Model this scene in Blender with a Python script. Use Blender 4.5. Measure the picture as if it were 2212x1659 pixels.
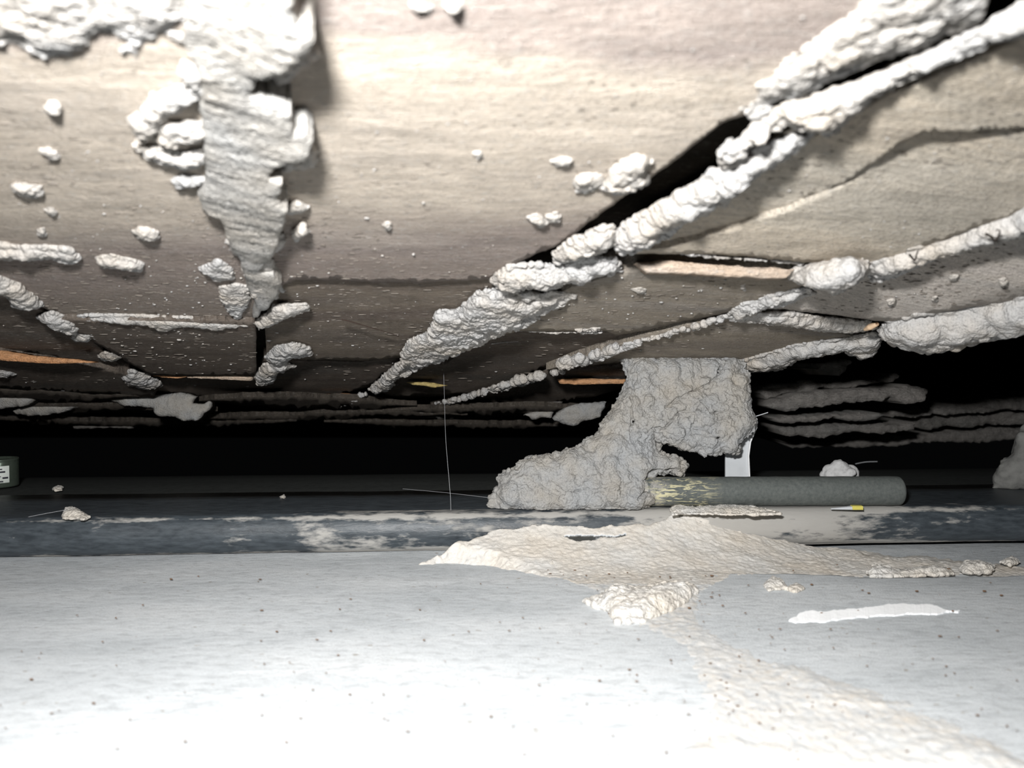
import bpy, math, random
import numpy as np
from mathutils import Vector
from mathutils.geometry import delaunay_2d_cdt

for o in list(bpy.data.objects):
    bpy.data.objects.remove(o)
C = bpy.context.scene.collection
SC = bpy.context.scene
random.seed(7)
RNG = np.random.default_rng(7)

# ---------------------------------------------------------------- camera, light, exposure
W, H, F = 2212.0, 1659.0, 1730.0          # picture size and focal length in pixels
HORIZON = 777.0
PITCH = math.atan((HORIZON - H / 2) / F)
CAM = np.array([0.0, 0.0, 0.058])         # the lens is 58 mm above the concrete
MM = 0.001

cam_d = bpy.data.cameras.new('camera')
cam = bpy.data.objects.new('camera', cam_d)
C.objects.link(cam)
cam.location = CAM
cam.rotation_euler = (math.pi / 2 + PITCH, 0, 0)
cam_d.sensor_width = 36.0
cam_d.lens = 36.0 * F / W
cam_d.clip_start = 0.002
cam_d.clip_end = 10
cam_d.dof.use_dof = True
cam_d.dof.focus_distance = 0.262
cam_d.dof.aperture_fstop = 24.0
SC.camera = cam

world = bpy.data.worlds.new('world')
SC.world = world
world.use_nodes = True
world.node_tree.nodes['Background'].inputs[0].default_value = (0.9, 0.95, 1, 1)
world.node_tree.nodes['Background'].inputs[1].default_value = 0.0015

fl = bpy.data.lights.new('camera_flash', 'AREA')   # the flash of the camera, above and left of the lens
fl.shape = 'RECTANGLE'
fl.size = 0.014
fl.size_y = 0.007
fl.energy = 0.90
fl.color = (1.0, 0.995, 0.985)
flash = bpy.data.objects.new('camera_flash', fl)
C.objects.link(flash)
flash.location = (-0.016, -0.002, 0.058 + 0.0312)
flash.rotation_euler = (math.pi / 2 - 0.06, 0, 0)

SC.view_settings.view_transform = 'Standard'
SC.view_settings.look = 'None'
SC.view_settings.exposure = 0.0
SC.view_settings.gamma = 1.0
SC.view_settings.use_curve_mapping = False

# ---------------------------------------------------------------- pixel -> place
RIGHT = np.array([1.0, 0, 0])
FWD = np.array([0, math.cos(PITCH), math.sin(PITCH)])
UP = np.array([0, -math.sin(PITCH), math.cos(PITCH)])
CA, CB = 0.11545, 0.2177                     # underside of the timber: z = CA - CB * y


def rays(p):
    p = np.asarray(p, float).reshape(-1, 2)
    return FWD + ((p[:, :1] - W / 2) / F) * RIGHT + ((H / 2 - p[:, 1:2]) / F) * UP


def on_ceiling(p, off=0.0):
    d = rays(p)
    t = (CA + off - CAM[2]) / (d[:, 2] + CB * d[:, 1])
    return CAM + d * t[:, None]


def on_level(p, z=0.0):
    d = rays(p)
    t = (z - CAM[2]) / d[:, 2]
    return CAM + d * t[:, None]


def at_depth(p, y):
    d = rays(p)
    t = y / d[:, 1]
    return CAM + d * t[:, None]


def ceil_z(y):
    return CA - CB * y


# ---------------------------------------------------------------- noise
def _h(ix, iy, iz, s):
    n = (ix.astype(np.int64) * 374761393 + iy.astype(np.int64) * 668265263 + iz.astype(np.int64) * 2147483647 + s * 974634777) & 0xFFFFFFFF
    n = ((n ^ (n >> 13)) * 1274126177) & 0xFFFFFFFF
    n = ((n ^ (n >> 16)) * 2246822519) & 0xFFFFFFFF
    return ((n ^ (n >> 15)) & 0xFFFFFF) / float(0xFFFFFF)


def vnoise(p, s=0):
    i = np.floor(p)
    f = p - i
    u = f * f * f * (f * (f * 6 - 15) + 10)
    r = 0
    for dx in (0, 1):
        wx = u[:, 0] if dx else 1 - u[:, 0]
        for dy in (0, 1):
            wy = u[:, 1] if dy else 1 - u[:, 1]
            for dz in (0, 1):
                wz = u[:, 2] if dz else 1 - u[:, 2]
                r = r + wx * wy * wz * _h(i[:, 0] + dx, i[:, 1] + dy, i[:, 2] + dz, s)
    return r * 2 - 1


def fbm(p, s=0, octaves=4, gain=0.5):
    a, t, r = 1.0, 0.0, 0
    q = p.copy()
    for k in range(octaves):
        r = r + a * vnoise(q, s + k)
        t += a
        a *= gain
        q = q * 2.03 + 7.1
    return r / t


def worley(p, s=0):
    i = np.floor(p)
    f1 = np.full(len(p), 9.0)
    f2 = np.full(len(p), 9.0)
    for dx in (-1, 0, 1):
        for dy in (-1, 0, 1):
            for dz in (-1, 0, 1):
                a, b, c = i[:, 0] + dx, i[:, 1] + dy, i[:, 2] + dz
                d = (a + _h(a, b, c, s) - p[:, 0]) ** 2 + (b + _h(a, b, c, s + 11) - p[:, 1]) ** 2 + (c + _h(a, b, c, s + 23) - p[:, 2]) ** 2
                f2 = np.minimum(f2, np.maximum(f1, d))
                f1 = np.minimum(f1, d)
    return np.sqrt(f1), np.sqrt(f2)


# ---------------------------------------------------------------- polygons
def inside(pts, poly):
    poly = np.asarray(poly, float)
    x, y = pts[:, 0], pts[:, 1]
    r = np.zeros(len(pts), bool)
    n = len(poly)
    for k in range(n):
        (x1, y1), (x2, y2) = poly[k], poly[(k + 1) % n]
        if y1 == y2:
            continue
        c = ((y1 > y) != (y2 > y)) & (x < (x2 - x1) * (y - y1) / (y2 - y1) + x1)
        r ^= c
    return r


def seg_dist(pts, line, closed=False):
    line = np.asarray(line, float)
    best = np.full(len(pts), 1e9)
    n = len(line)
    for k in range(n if closed else n - 1):
        a, b = line[k], line[(k + 1) % n]
        ab = b - a
        t = np.clip(((pts - a) @ ab) / max(ab @ ab, 1e-9), 0, 1)
        best = np.minimum(best, np.linalg.norm(pts - (a + t[:, None] * ab), axis=1))
    return best


def resample(poly, step, jag, seed=0, closed=True):
    poly = np.asarray(poly, float)
    out = []
    n = len(poly)
    for k in range(n if closed else n - 1):
        a, b = poly[k], poly[(k + 1) % n]
        m = max(1, int(np.linalg.norm(b - a) / step))
        d = (b - a) / max(np.linalg.norm(b - a), 1e-9)
        nn = np.array([-d[1], d[0]])
        for i in range(m):
            p = a + (b - a) * i / m
            q = np.array([[p[0] / 9.0, p[1] / 9.0, seed]])
            j = fbm(q, seed, 3)[0] + 0.9 * vnoise(q / 4.3, seed + 5)[0]
            out.append(p + nn * j * jag)
    return np.array(out)


# ---------------------------------------------------------------- mesh building
def mesh_obj(name, v, faces, mat, parent=None, smooth=True, origin=None):
    """one mesh object from arrays; faces is an (n,k) array or a list of such arrays"""
    v = np.asarray(v, float)
    fl_ = faces if isinstance(faces, list) else [faces]
    fl_ = [np.asarray(f, int) for f in fl_ if len(f)]
    if origin is None:
        origin = np.zeros(3)
    v = v - origin
    me = bpy.data.meshes.new(name)
    me.vertices.add(len(v))
    me.vertices.foreach_set('co', v.astype(np.float32).ravel())
    tot = np.concatenate([np.full(len(f), f.shape[1]) for f in fl_])
    idx = np.concatenate([f.ravel() for f in fl_])
    me.loops.add(len(idx))
    me.loops.foreach_set('vertex_index', idx.astype(np.int32))
    me.polygons.add(len(tot))
    st = np.concatenate([[0], np.cumsum(tot)[:-1]])
    me.polygons.foreach_set('loop_start', st.astype(np.int32))
    me.polygons.foreach_set('loop_total', tot.astype(np.int32))
    me.polygons.foreach_set('use_smooth', np.full(len(tot), smooth))
    me.update(calc_edges=True)
    me.validate()
    me.materials.append(mat)
    o = bpy.data.objects.new(name, me)
    C.objects.link(o)
    o.location = origin
    if parent is not None:
        o.parent = parent
        o.location = Vector(origin) - parent_loc(parent)
    return o


def parent_loc(p):
    l = Vector((0, 0, 0))
    while p is not None:
        l += Vector(p.location)
        p = p.parent
    return l


def tag(o, label=None, cat=None, group=None, kind=None):
    if label:
        o['label'] = label
    if cat:
        o['category'] = cat
    if group:
        o['group'] = group
    if kind:
        o['kind'] = kind
    return o


def empty(name, loc):
    o = bpy.data.objects.new(name, None)
    o.empty_display_size = 0.01
    C.objects.link(o)
    o.location = loc
    return o


def normals(v, q):
    a = v[q[:, 2]] - v[q[:, 0]]
    b = v[q[:, 3 if q.shape[1] > 3 else 1]] - v[q[:, 1 if q.shape[1] > 3 else 0]]
    n = np.cross(a, b) if q.shape[1] > 3 else np.cross(v[q[:, 1]] - v[q[:, 0]], v[q[:, 2]] - v[q[:, 0]])
    r = np.zeros_like(v)
    for c in range(3):
        for k in range(q.shape[1]):
            r[:, c] += np.bincount(q[:, k], n[:, c], len(v))
    return r / np.maximum(np.linalg.norm(r, axis=1, keepdims=True), 1e-20)


def smooth_verts(v, q, it=1, f=0.5):
    k = q.shape[1]
    a = np.concatenate([q[:, i] for i in range(k)] + [q[:, (i + 1) % k] for i in range(k)])
    b = np.concatenate([q[:, (i + 1) % k] for i in range(k)] + [q[:, i] for i in range(k)])
    cnt = np.maximum(np.bincount(a, minlength=len(v)), 1)
    for _ in range(it):
        m = np.stack([np.bincount(a, v[b, c], len(v)) / cnt for c in range(3)], 1)
        v = v + (m - v) * f
    return v


def ico():
    t = (1 + 5 ** 0.5) / 2
    v = np.array([(-1, t, 0), (1, t, 0), (-1, -t, 0), (1, -t, 0), (0, -1, t), (0, 1, t), (0, -1, -t), (0, 1, -t), (t, 0, -1), (t, 0, 1), (-t, 0, -1), (-t, 0, 1)], float)
    f = [(0, 11, 5), (0, 5, 1), (0, 1, 7), (0, 7, 10), (0, 10, 11), (1, 5, 9), (5, 11, 4), (11, 10, 2), (10, 7, 6), (7, 1, 8), (3, 9, 4), (3, 4, 2), (3, 2, 6), (3, 6, 8), (3, 8, 9), (4, 9, 5), (2, 4, 11), (6, 2, 10), (8, 6, 7), (9, 8, 1)]
    v = [x / np.linalg.norm(x) for x in v]
    mid, nf = {}, []
    for a, b, c in f:
        m = []
        for i, j in ((a, b), (b, c), (c, a)):
            k = (min(i, j), max(i, j))
            if k not in mid:
                x = v[i] + v[j]
                v.append(x / np.linalg.norm(x))
                mid[k] = len(v) - 1
            m.append(mid[k])
        nf += [(a, m[0], m[2]), (b, m[1], m[0]), (c, m[2], m[1]), (m[0], m[1], m[2])]
    return np.array(v), np.array(nf)


ICO_V, ICO_F = ico()


def rand_rot(rng):
    q = rng.normal(size=4)
    q /= np.linalg.norm(q)
    w, x, y, z = q
    return np.array([[1 - 2 * (y * y + z * z), 2 * (x * y - z * w), 2 * (x * z + y * w)], [2 * (x * y + z * w), 1 - 2 * (x * x + z * z), 2 * (y * z - x * w)], [2 * (x * z - y * w), 2 * (y * z + x * w), 1 - 2 * (x * x + y * y)]])


def balls(c, r, rng, squash=0.25):
    """many small rough spheres as one soup of closed shells"""
    V, Fs = [], []
    n = len(ICO_V)
    for k in range(len(c)):
        rr = np.atleast_1d(r[k]) * (1 + squash * rng.uniform(-1, 1, 3))
        V.append((ICO_V @ rand_rot(rng)) * rr + c[k])
        Fs.append(ICO_F + n * k)
    return np.concatenate(V), np.concatenate(Fs)


def voxel_union(v, f, voxel):
    me = bpy.data.meshes.new('tmp')
    me.from_pydata(v.tolist(), [], f.tolist())
    o = bpy.data.objects.new('tmp', me)
    C.objects.link(o)
    m = o.modifiers.new('r', 'REMESH')
    m.mode = 'VOXEL'
    m.voxel_size = voxel
    m.adaptivity = 0
    dg = bpy.context.evaluated_depsgraph_get()
    e = o.evaluated_get(dg).to_mesh()
    vv = np.empty(len(e.vertices) * 3, np.float32)
    e.vertices.foreach_get('co', vv)
    li = np.empty(len(e.loops), np.int32)
    e.loops.foreach_get('vertex_index', li)
    vv = vv.reshape(-1, 3).astype(float)
    q = li.reshape(-1, 4)
    o.evaluated_get(dg).to_mesh_clear()
    bpy.data.objects.remove(o)
    bpy.data.meshes.remove(me)
    return vv, q


def lump_mesh(name, c, r, voxel, mat, seed=0, rough=0.35, pellet=1.0, stria=0.0, ceiling=True, smooth_it=2, cracks=None, parent=None, origin=None, floor_z=None, squash=0.25, net=0.0, net_size=6.0):
    """a dried-mud body: balls melted together, then crumbled"""
    rng = np.random.default_rng(seed + 100)
    v, f = balls(c, r, rng, squash)
    v, q = voxel_union(v, f, voxel)
    v = smooth_verts(v, q, smooth_it, 0.6)
    n = normals(v, q)
    if n[:, :].sum() != 0 and ((v - v.mean(0)) * n).sum() < 0:
        n = -n
    d = rough * MM * 1.5 * fbm(v / (3.0 * MM), seed, 5, 0.6)
    if pellet:
        w = v + 0.3 * MM * np.stack([vnoise(v / (0.9 * MM), seed + s) for s in (31, 32, 33)], 1)
        f1, f2 = worley(w / (0.95 * MM), seed)
        msk = np.clip(0.75 + 0.9 * fbm(v / (5 * MM), seed + 35, 2), 0.15, 1.3)
        d += pellet * MM * 0.36 * (0.6 - f1) * msk
    if net:
        w = v + 1.1 * MM * np.stack([fbm(v / (2.4 * MM), seed + s, 3) for s in (41, 42, 43)], 1)
        f1, f2 = worley(w / (net_size * MM), seed + 3)
        msk = np.clip(0.3 + 2.2 * fbm(v / (9 * MM), seed + 45, 2), 0, 1)
        d -= net * MM * np.exp(-((f2 - f1) / 0.055) ** 2) * msk
    if stria:
        s = v / np.array([16 * MM, 1.5 * MM, 2.2 * MM])
        s[:, 1] += 0.8 * vnoise(v / (7 * MM), seed + 60)
        d += stria * MM * fbm(s, seed + 50, 3, 0.5)
    if cracks is not None:
        for line, wd, dp in cracks:
            j = v + 0.7 * MM * np.stack([fbm(v / (2.0 * MM), seed + s, 3) for s in (71, 72, 73)], 1)
            p2 = project(j)
            dd = seg_dist(p2, line)
            d -= dp * MM * np.exp(-(dd / wd) ** 2) * (n[:, 1] < 0.3)
    v = v + n * d[:, None]
    if ceiling:
        v[:, 2] = np.minimum(v[:, 2], ceil_z(v[:, 1]) + 0.0016 + 0 * v[:, 2])
    if floor_z is not None:
        v[:, 2] = np.maximum(v[:, 2], floor_z)
    if origin is None:
        origin = np.array([v[:, 0].mean(), v[:, 1].mean(), v[:, 2].max() if ceiling else v[:, 2].min()])
    return mesh_obj(name, v, q[:, ::1], mat, parent, True, origin)


def project(v):
    d = v - CAM
    z = d @ FWD
    return np.stack([W / 2 + F * (d @ RIGHT) / z, H / 2 - F * (d @ UP) / z], 1)


def fill_points(poly, rmin, rmax, rng, dens=1.0):
    """centres and pixel radii of balls that fill a polygon seen in the photo"""
    poly = np.asarray(poly, float)
    lo, hi = poly.min(0), poly.max(0)
    area = 0.5 * abs(np.sum(poly[:, 0] * np.roll(poly[:, 1], -1) - poly[:, 1] * np.roll(poly[:, 0], -1)))
    n = int(dens * 5.0 * area / (rmax * rmax)) + int(dens * 1.2 * seg_len(poly) / rmin) + 12
    p = rng.uniform(lo, hi, (n * 4, 2))
    p = p[inside(p, poly)][: n * 2]
    d = seg_dist(p, poly, True)
    r = np.clip(d * 1.02, rmin, rmax) * rng.uniform(0.75, 1.0, len(p))
    # rim
    b = resample(poly, rmin * 1.1, rmin * 0.3, int(lo[0]) + 3)
    ce = poly.mean(0)
    rb = rng.uniform(0.7, 1.3, len(b)) * rmin
    dirn = b - ce
    b = b - dirn / np.maximum(np.linalg.norm(dirn, axis=1, keepdims=True), 1) * rmin * 0.8
    return np.concatenate([p, b]), np.concatenate([r, rb])


def seg_len(poly):
    return np.linalg.norm(poly - np.roll(poly, -1, 0), axis=1).sum()


def path_points(path, rng, dens=1.0, rlo=0.22, rhi=0.46):
    """balls along a polyline of (x, y, width)"""
    P, R = [], []
    path = np.asarray(path, float)
    for k in range(len(path) - 1):
        a, b = path[k], path[k + 1]
        L = np.linalg.norm(b[:2] - a[:2])
        t = 0.0
        d = (b[:2] - a[:2]) / max(L, 1e-6)
        nn = np.array([-d[1], d[0]])
        m = int(dens * 6 * L / (0.5 * (a[2] + b[2]))) + 3
        for i in range(m):
            u = rng.uniform()
            w = a[2] + (b[2] - a[2]) * u
            r = w * rng.uniform(rlo, rhi)
            s = rng.uniform(-1, 1) * max(0.0, w * 0.5 - r)
            P.append(a[:2] + (b[:2] - a[:2]) * u + nn * s)
            R.append(r)
    return np.array(P), np.array(R)


def ceil_balls(P, R, sink=0.65, off=0.0, squeeze=1.0):
    c0 = on_ceiling(P, off)
    rw = R * np.linalg.norm(c0 - CAM, axis=1) / F
    d = rays(P)
    t = (CA + off - sink * rw * squeeze - CAM[2]) / (d[:, 2] + CB * d[:, 1])
    c = CAM + d * t[:, None]
    rw = R * np.linalg.norm(c - CAM, axis=1) / F
    rad = np.stack([rw, rw, rw * squeeze], 1)
    return c, rad


def voxel_for(c, px=2.6, lo=0.22 * MM, hi=0.6 * MM):
    return float(np.clip(px * np.median(np.linalg.norm(c - CAM, axis=1)) / F, lo, hi))


# ---------------------------------------------------------------- materials
def mat_base(name, rough=0.9, spec=0.3):
    m = bpy.data.materials.new(name)
    m.use_nodes = True
    nt = m.node_tree
    b = nt.nodes['Principled BSDF']
    b.inputs['Roughness'].default_value = rough
    b.inputs['Specular IOR Level'].default_value = spec
    return m, nt, b


def N(nt, t, **kw):
    n = nt.nodes.new(t)
    for k, v in kw.items():
        if k in n.inputs:
            n.inputs[k].default_value = v
        else:
            setattr(n, k, v)
    return n


def ramp(nt, fac, stops):
    r = nt.nodes.new('ShaderNodeValToRGB')
    e = r.color_ramp.elements
    while len(e) < len(stops):
        e.new(0.5)
    for i, (p, c) in enumerate(stops):
        e[i].position = p
        e[i].color = (c[0], c[1], c[2], 1) if not isinstance(c, (int, float)) else (c, c, c, 1)
    nt.links.new(fac, r.inputs[0])
    return r.outputs[0]


def coords(nt, scale=(1, 1, 1), rot=(0, 0, 0)):
    g = nt.nodes.new('ShaderNodeNewGeometry')
    m = nt.nodes.new('ShaderNodeMapping')
    m.vector_type = 'POINT'
    m.inputs['Rotation'].default_value = rot
    m.inputs['Scale'].default_value = scale
    tc = nt.nodes.new('ShaderNodeTexCoord')
    nt.links.new(tc.outputs['Object'], m.inputs['Vector'])
    nt.nodes.remove(g)
    return m.outputs[0]


def noise(nt, vec, scale, detail=4, rough=0.55, dist=0.0):
    n = N(nt, 'ShaderNodeTexNoise')
    n.inputs['Scale'].default_value = scale
    n.inputs['Detail'].default_value = detail
    n.inputs['Roughness'].default_value = rough
    n.inputs['Distortion'].default_value = dist
    nt.links.new(vec, n.inputs['Vector'])
    return n.outputs['Fac']


def mix(nt, fac, a, b, mode='MIX'):
    m = nt.nodes.new('ShaderNodeMix')
    m.data_type = 'RGBA'
    m.blend_type = mode
    for s, x in ((0, fac), (6, a), (7, b)):
        if isinstance(x, (int, float)):
            m.inputs[s].default_value = x
        elif isinstance(x, tuple):
            m.inputs[s].default_value = (x[0], x[1], x[2], 1)
        else:
            nt.links.new(x, m.inputs[s])
    return m.outputs[2]


def math_n(nt, op, a, b=None):
    m = nt.nodes.new('ShaderNodeMath')
    m.operation = op
    for s, x in ((0, a), (1, b)):
        if x is None:
            continue
        if isinstance(x, (int, float)):
            m.inputs[s].default_value = x
        else:
            nt.links.new(x, m.inputs[s])
    return m.outputs[0]


def bump(nt, bsdf, height, dist, strength=1.0):
    b = nt.nodes.new('ShaderNodeBump')
    b.inputs['Distance'].default_value = dist
    b.inputs['Strength'].default_value = strength
    nt.links.new(height, b.inputs['Height'])
    nt.links.new(b.outputs[0], bsdf.inputs['Normal'])


def mud_material(name, grey, tan, tan_amt=0.5, dark=0.55):
    m, nt, b = mat_base(name, 0.95, 0.15)
    v = coords(nt)
    big = noise(nt, v, 70, 3, 0.6)
    mid = noise(nt, v, 420, 4, 0.6)
    fine = noise(nt, v, 2400, 3, 0.6)
    col = mix(nt, ramp(nt, big, [(0.5 - 0.3 * tan_amt, 0.0), (0.85 - 0.3 * tan_amt, 1.0)]), grey, tan)
    col = mix(nt, 0.5, col, ramp(nt, mid, [(0.25, 0.62), (0.5, 0.95), (0.75, 1.0)]), 'MULTIPLY')
    col = mix(nt, 0.65, col, ramp(nt, fine, [(0.3, dark), (0.52, 1.0), (0.8, 1.0)]), 'MULTIPLY')
    nt.links.new(col, b.inputs['Base Color'])
    vo = N(nt, 'ShaderNodeTexVoronoi')
    vo.inputs['Scale'].default_value = 1500
    nt.links.new(v, vo.inputs['Vector'])
    hgt = math_n(nt, 'ADD', math_n(nt, 'MULTIPLY', vo.outputs['Distance'], -0.5), math_n(nt, 'ADD', math_n(nt, 'MULTIPLY', fine, 0.7), mid))
    bump(nt, b, hgt, 0.0005, 0.9)
    return m


MUD = mud_material('dried_mud', (0.46, 0.453, 0.445), (0.48, 0.43, 0.37), 0.35)
MUD_COL = mud_material('column_mud', (0.345, 0.352, 0.357), (0.375, 0.345, 0.30), 0.45, 0.6)
MUD_TAN = mud_material('tan_mud', (0.73, 0.715, 0.685), (0.72, 0.66, 0.575), 0.5, 0.8)
MUD_CRUST = mud_material('crust_mud', (0.378, 0.373, 0.362), (0.420, 0.389, 0.347), 0.5)


def wash_material():
    m, nt, b = mat_base('mud_wash_film', 0.95, 0.1)
    v = coords(nt)
    big = noise(nt, v, 60, 4, 0.6)
    mid = noise(nt, v, 500, 4, 0.65)
    fine = noise(nt, v, 2400, 3, 0.6)
    mudc = mix(nt, ramp(nt, big, [(0.35, 0.0), (0.65, 1.0)]), (0.70, 0.685, 0.655), (0.70, 0.645, 0.57))
    mudc = mix(nt, 0.4, mudc, ramp(nt, mid, [(0.3, 0.6), (0.5, 0.97), (0.75, 1.0)]), 'MULTIPLY')
    con = mix(nt, 0.5, (0.64, 0.665, 0.685), ramp(nt, mid, [(0.3, 0.6), (0.5, 0.97), (0.75, 1.0)]), 'MULTIPLY')
    at = nt.nodes.new('ShaderNodeAttribute')
    at.attribute_name = 'cover'
    f = math_n(nt, 'ADD', math_n(nt, 'MULTIPLY', at.outputs['Fac'], 1.5), math_n(nt, 'MULTIPLY', math_n(nt, 'SUBTRACT', mid, 0.62), 2.2))
    f = math_n(nt, 'MINIMUM', math_n(nt, 'MAXIMUM', f, 0.0), 1.0)
    col = mix(nt, f, con, mudc)
    col = mix(nt, 0.5, col, ramp(nt, fine, [(0.28, 0.7), (0.48, 1.0), (0.8, 1.03)]), 'MULTIPLY')
    wn = math_n(nt, 'MINIMUM', math_n(nt, 'MAXIMUM', math_n(nt, 'MULTIPLY', at.outputs['Fac'], -1.2), 0.0), 1.0)
    col = mix(nt, wn, col, (0.07, 0.072, 0.068))
    nt.links.new(col, b.inputs['Base Color'])
    bump(nt, b, math_n(nt, 'ADD', mid, math_n(nt, 'MULTIPLY', fine, 0.5)), 0.00035, 0.7)
    return m


WASH = wash_material()


def wood_material(name, angle, c1, c2, c3, dusty=0.5, bands=None):
    m, nt, b = mat_base(name, 0.9, 0.12)
    v0 = coords(nt, rot=(0, 0, -angle))

    def sc(x, y, z):
        mp = nt.nodes.new('ShaderNodeMapping')
        mp.inputs['Scale'].default_value = (x, y, z)
        nt.links.new(v0, mp.inputs['Vector'])
        return mp.outputs[0]
    band = noise(nt, sc(9, 40, 40), 1.0, 3, 0.6, 0.8)
    grain = noise(nt, sc(110, 800, 800), 1.0, 5, 0.68, 0.6)
    fibre = noise(nt, sc(300, 3000, 3000), 1.0, 4, 0.68, 0.3)
    grit = noise(nt, sc(1300, 2400, 2400), 1.0, 3, 0.7)
    blot = noise(nt, v0, 140, 4, 0.65)
    dust = noise(nt, sc(600, 1000, 1000), 1.0, 4, 0.7)
    if bands:
        g = nt.nodes.new('ShaderNodeSeparateXYZ')
        nt.links.new(v0, g.inputs[0])
        wob = math_n(nt, 'MULTIPLY', math_n(nt, 'SUBTRACT', noise(nt, sc(14, 30, 30), 1.0, 4, 0.6), 0.5), 0.045)
        yy = math_n(nt, 'MULTIPLY', math_n(nt, 'ADD', g.outputs['Y'], wob), 4.0)
        base = ramp(nt, yy, [(p * 4.0, c) for p, c in bands])
        col = mix(nt, 0.35, base, ramp(nt, band, [(0.3, c1), (0.48, c2), (0.66, c3)]))
    else:
        col = ramp(nt, band, [(0.3, c1), (0.48, c2), (0.66, c3)])
    col = mix(nt, 0.4, col, ramp(nt, grain, [(0.28, 0.5), (0.5, 0.95), (0.75, 1.1)]), 'MULTIPLY')
    col = mix(nt, 0.55, col, ramp(nt, fibre, [(0.3, 0.45), (0.52, 1.0), (0.8, 1.2)]), 'MULTIPLY')
    col = mix(nt, 0.3, col, ramp(nt, blot, [(0.3, 0.6), (0.6, 1.0), (0.8, 1.1)]), 'MULTIPLY')
    dm = ramp(nt, dust, [(0.54, 0.0), (0.72, dusty)])
    col = mix(nt, dm, col, (0.50, 0.485, 0.46))
    nt.links.new(col, b.inputs['Base Color'])
    hgt = math_n(nt, 'ADD', math_n(nt, 'MULTIPLY', grain, 0.9), math_n(nt, 'ADD', math_n(nt, 'ADD', math_n(nt, 'MULTIPLY', fibre, 0.6), math_n(nt, 'MULTIPLY', grit, 0.38)), math_n(nt, 'MULTIPLY', dust, 1.1)))
    bump(nt, b, hgt, 0.0010, 1.0)
    return m


A1, A2, A3 = (0.444, 0.378, 0.342), (0.516, 0.444, 0.372), (0.456, 0.402, 0.360)
PINK, TAN_, MAUVE, BROWN = (0.323, 0.271, 0.256), (0.613, 0.539, 0.452), (0.269, 0.219, 0.200), (0.225, 0.188, 0.156)
WOOD = wood_material('weathered_wood', 0.0, A1, A2, A3, 0.5, [(0.070, PINK), (0.092, PINK), (0.100, TAN_), (0.140, TAN_), (0.158, MAUVE), (0.185, MAUVE), (0.21, BROWN)])
WOOD_M = wood_material('brown_weathered_wood', 0.0, (0.192, 0.155, 0.132), (0.246, 0.205, 0.164), (0.210, 0.178, 0.150), 0.35)
WOOD_R = wood_material('weathered_wood_slanting', math.radians(14), (0.564, 0.490, 0.403), (0.698, 0.611, 0.497), (0.604, 0.550, 0.470), 0.5)
WOOD_S = wood_material('greyish_wood_slanting', math.radians(10), (0.310, 0.270, 0.230), (0.391, 0.339, 0.276), (0.356, 0.322, 0.287), 0.4)
WOOD_E = wood_material('grey_wood_slanting', math.radians(12), (0.572, 0.520, 0.481), (0.650, 0.592, 0.533), (0.598, 0.559, 0.520), 0.4)
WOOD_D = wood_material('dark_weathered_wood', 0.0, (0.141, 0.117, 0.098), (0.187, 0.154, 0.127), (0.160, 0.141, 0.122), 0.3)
WOOD_B = wood_material('gap_shade_wood', 0.0, (0.03, 0.026, 0.022), (0.05, 0.042, 0.035), (0.04, 0.035, 0.03), 0.1)  # near black, so that gaps between the layers look shaded
WOOD_N = wood_material('shade_darkened_wood', 0.0, (0.07, 0.06, 0.05), (0.10, 0.085, 0.07), (0.085, 0.075, 0.065), 0.15)  # shade of the deep layers is put into this colour
WOOD_L = wood_material('rotten_wood', 0.0, (0.203, 0.196, 0.182), (0.297, 0.277, 0.257), (0.257, 0.250, 0.236), 0.35)
FRESH = wood_material('fresh_split_wood', 0.0, (0.62, 0.30, 0.14), (0.75, 0.42, 0.22), (0.70, 0.36, 0.18), 0.2)
FRESH_P = wood_material('pale_split_wood', 0.0, (0.62, 0.48, 0.36), (0.70, 0.52, 0.37), (0.60, 0.52, 0.45), 0.6)
FRESH_Y = wood_material('yellow_split_wood', 0.0, (0.50, 0.38, 0.14), (0.60, 0.46, 0.18), (0.52, 0.42, 0.2), 0.2)


def concrete_material():
    m, nt, b = mat_base('pale_concrete', 0.9, 0.2)
    v = coords(nt)
    big = noise(nt, coords(nt, (0.4, 1, 1)), 45, 4, 0.6)
    mid = noise(nt, coords(nt, (0.5, 1, 1)), 500, 4, 0.65)
    fine = noise(nt, v, 2600, 3, 0.6)
    sp = noise(nt, coords(nt, (0.6, 1, 1)), 620, 2, 0.5)
    col = ramp(nt, big, [(0.3, (0.55, 0.582, 0.605)), (0.5, (0.65, 0.682, 0.705)), (0.7, (0.72, 0.747, 0.765))])
    col = mix(nt, 0.55, col, ramp(nt, mid, [(0.3, 0.6), (0.5, 0.97), (0.75, 1.0)]), 'MULTIPLY')
    col = mix(nt, 0.6, col, ramp(nt, fine, [(0.28, 0.65), (0.48, 1.0), (0.8, 1.03)]), 'MULTIPLY')
    col = mix(nt, ramp(nt, sp, [(0.70, 0.0), (0.76, 0.7)]), col, (0.26, 0.21, 0.15))
    nt.links.new(col, b.inputs['Base Color'])
    hgt = math_n(nt, 'ADD', mid, math_n(nt, 'MULTIPLY', fine, 0.5))
    bump(nt, b, hgt, 0.0004, 0.6)
    return m


CONCRETE = concrete_material()


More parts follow.
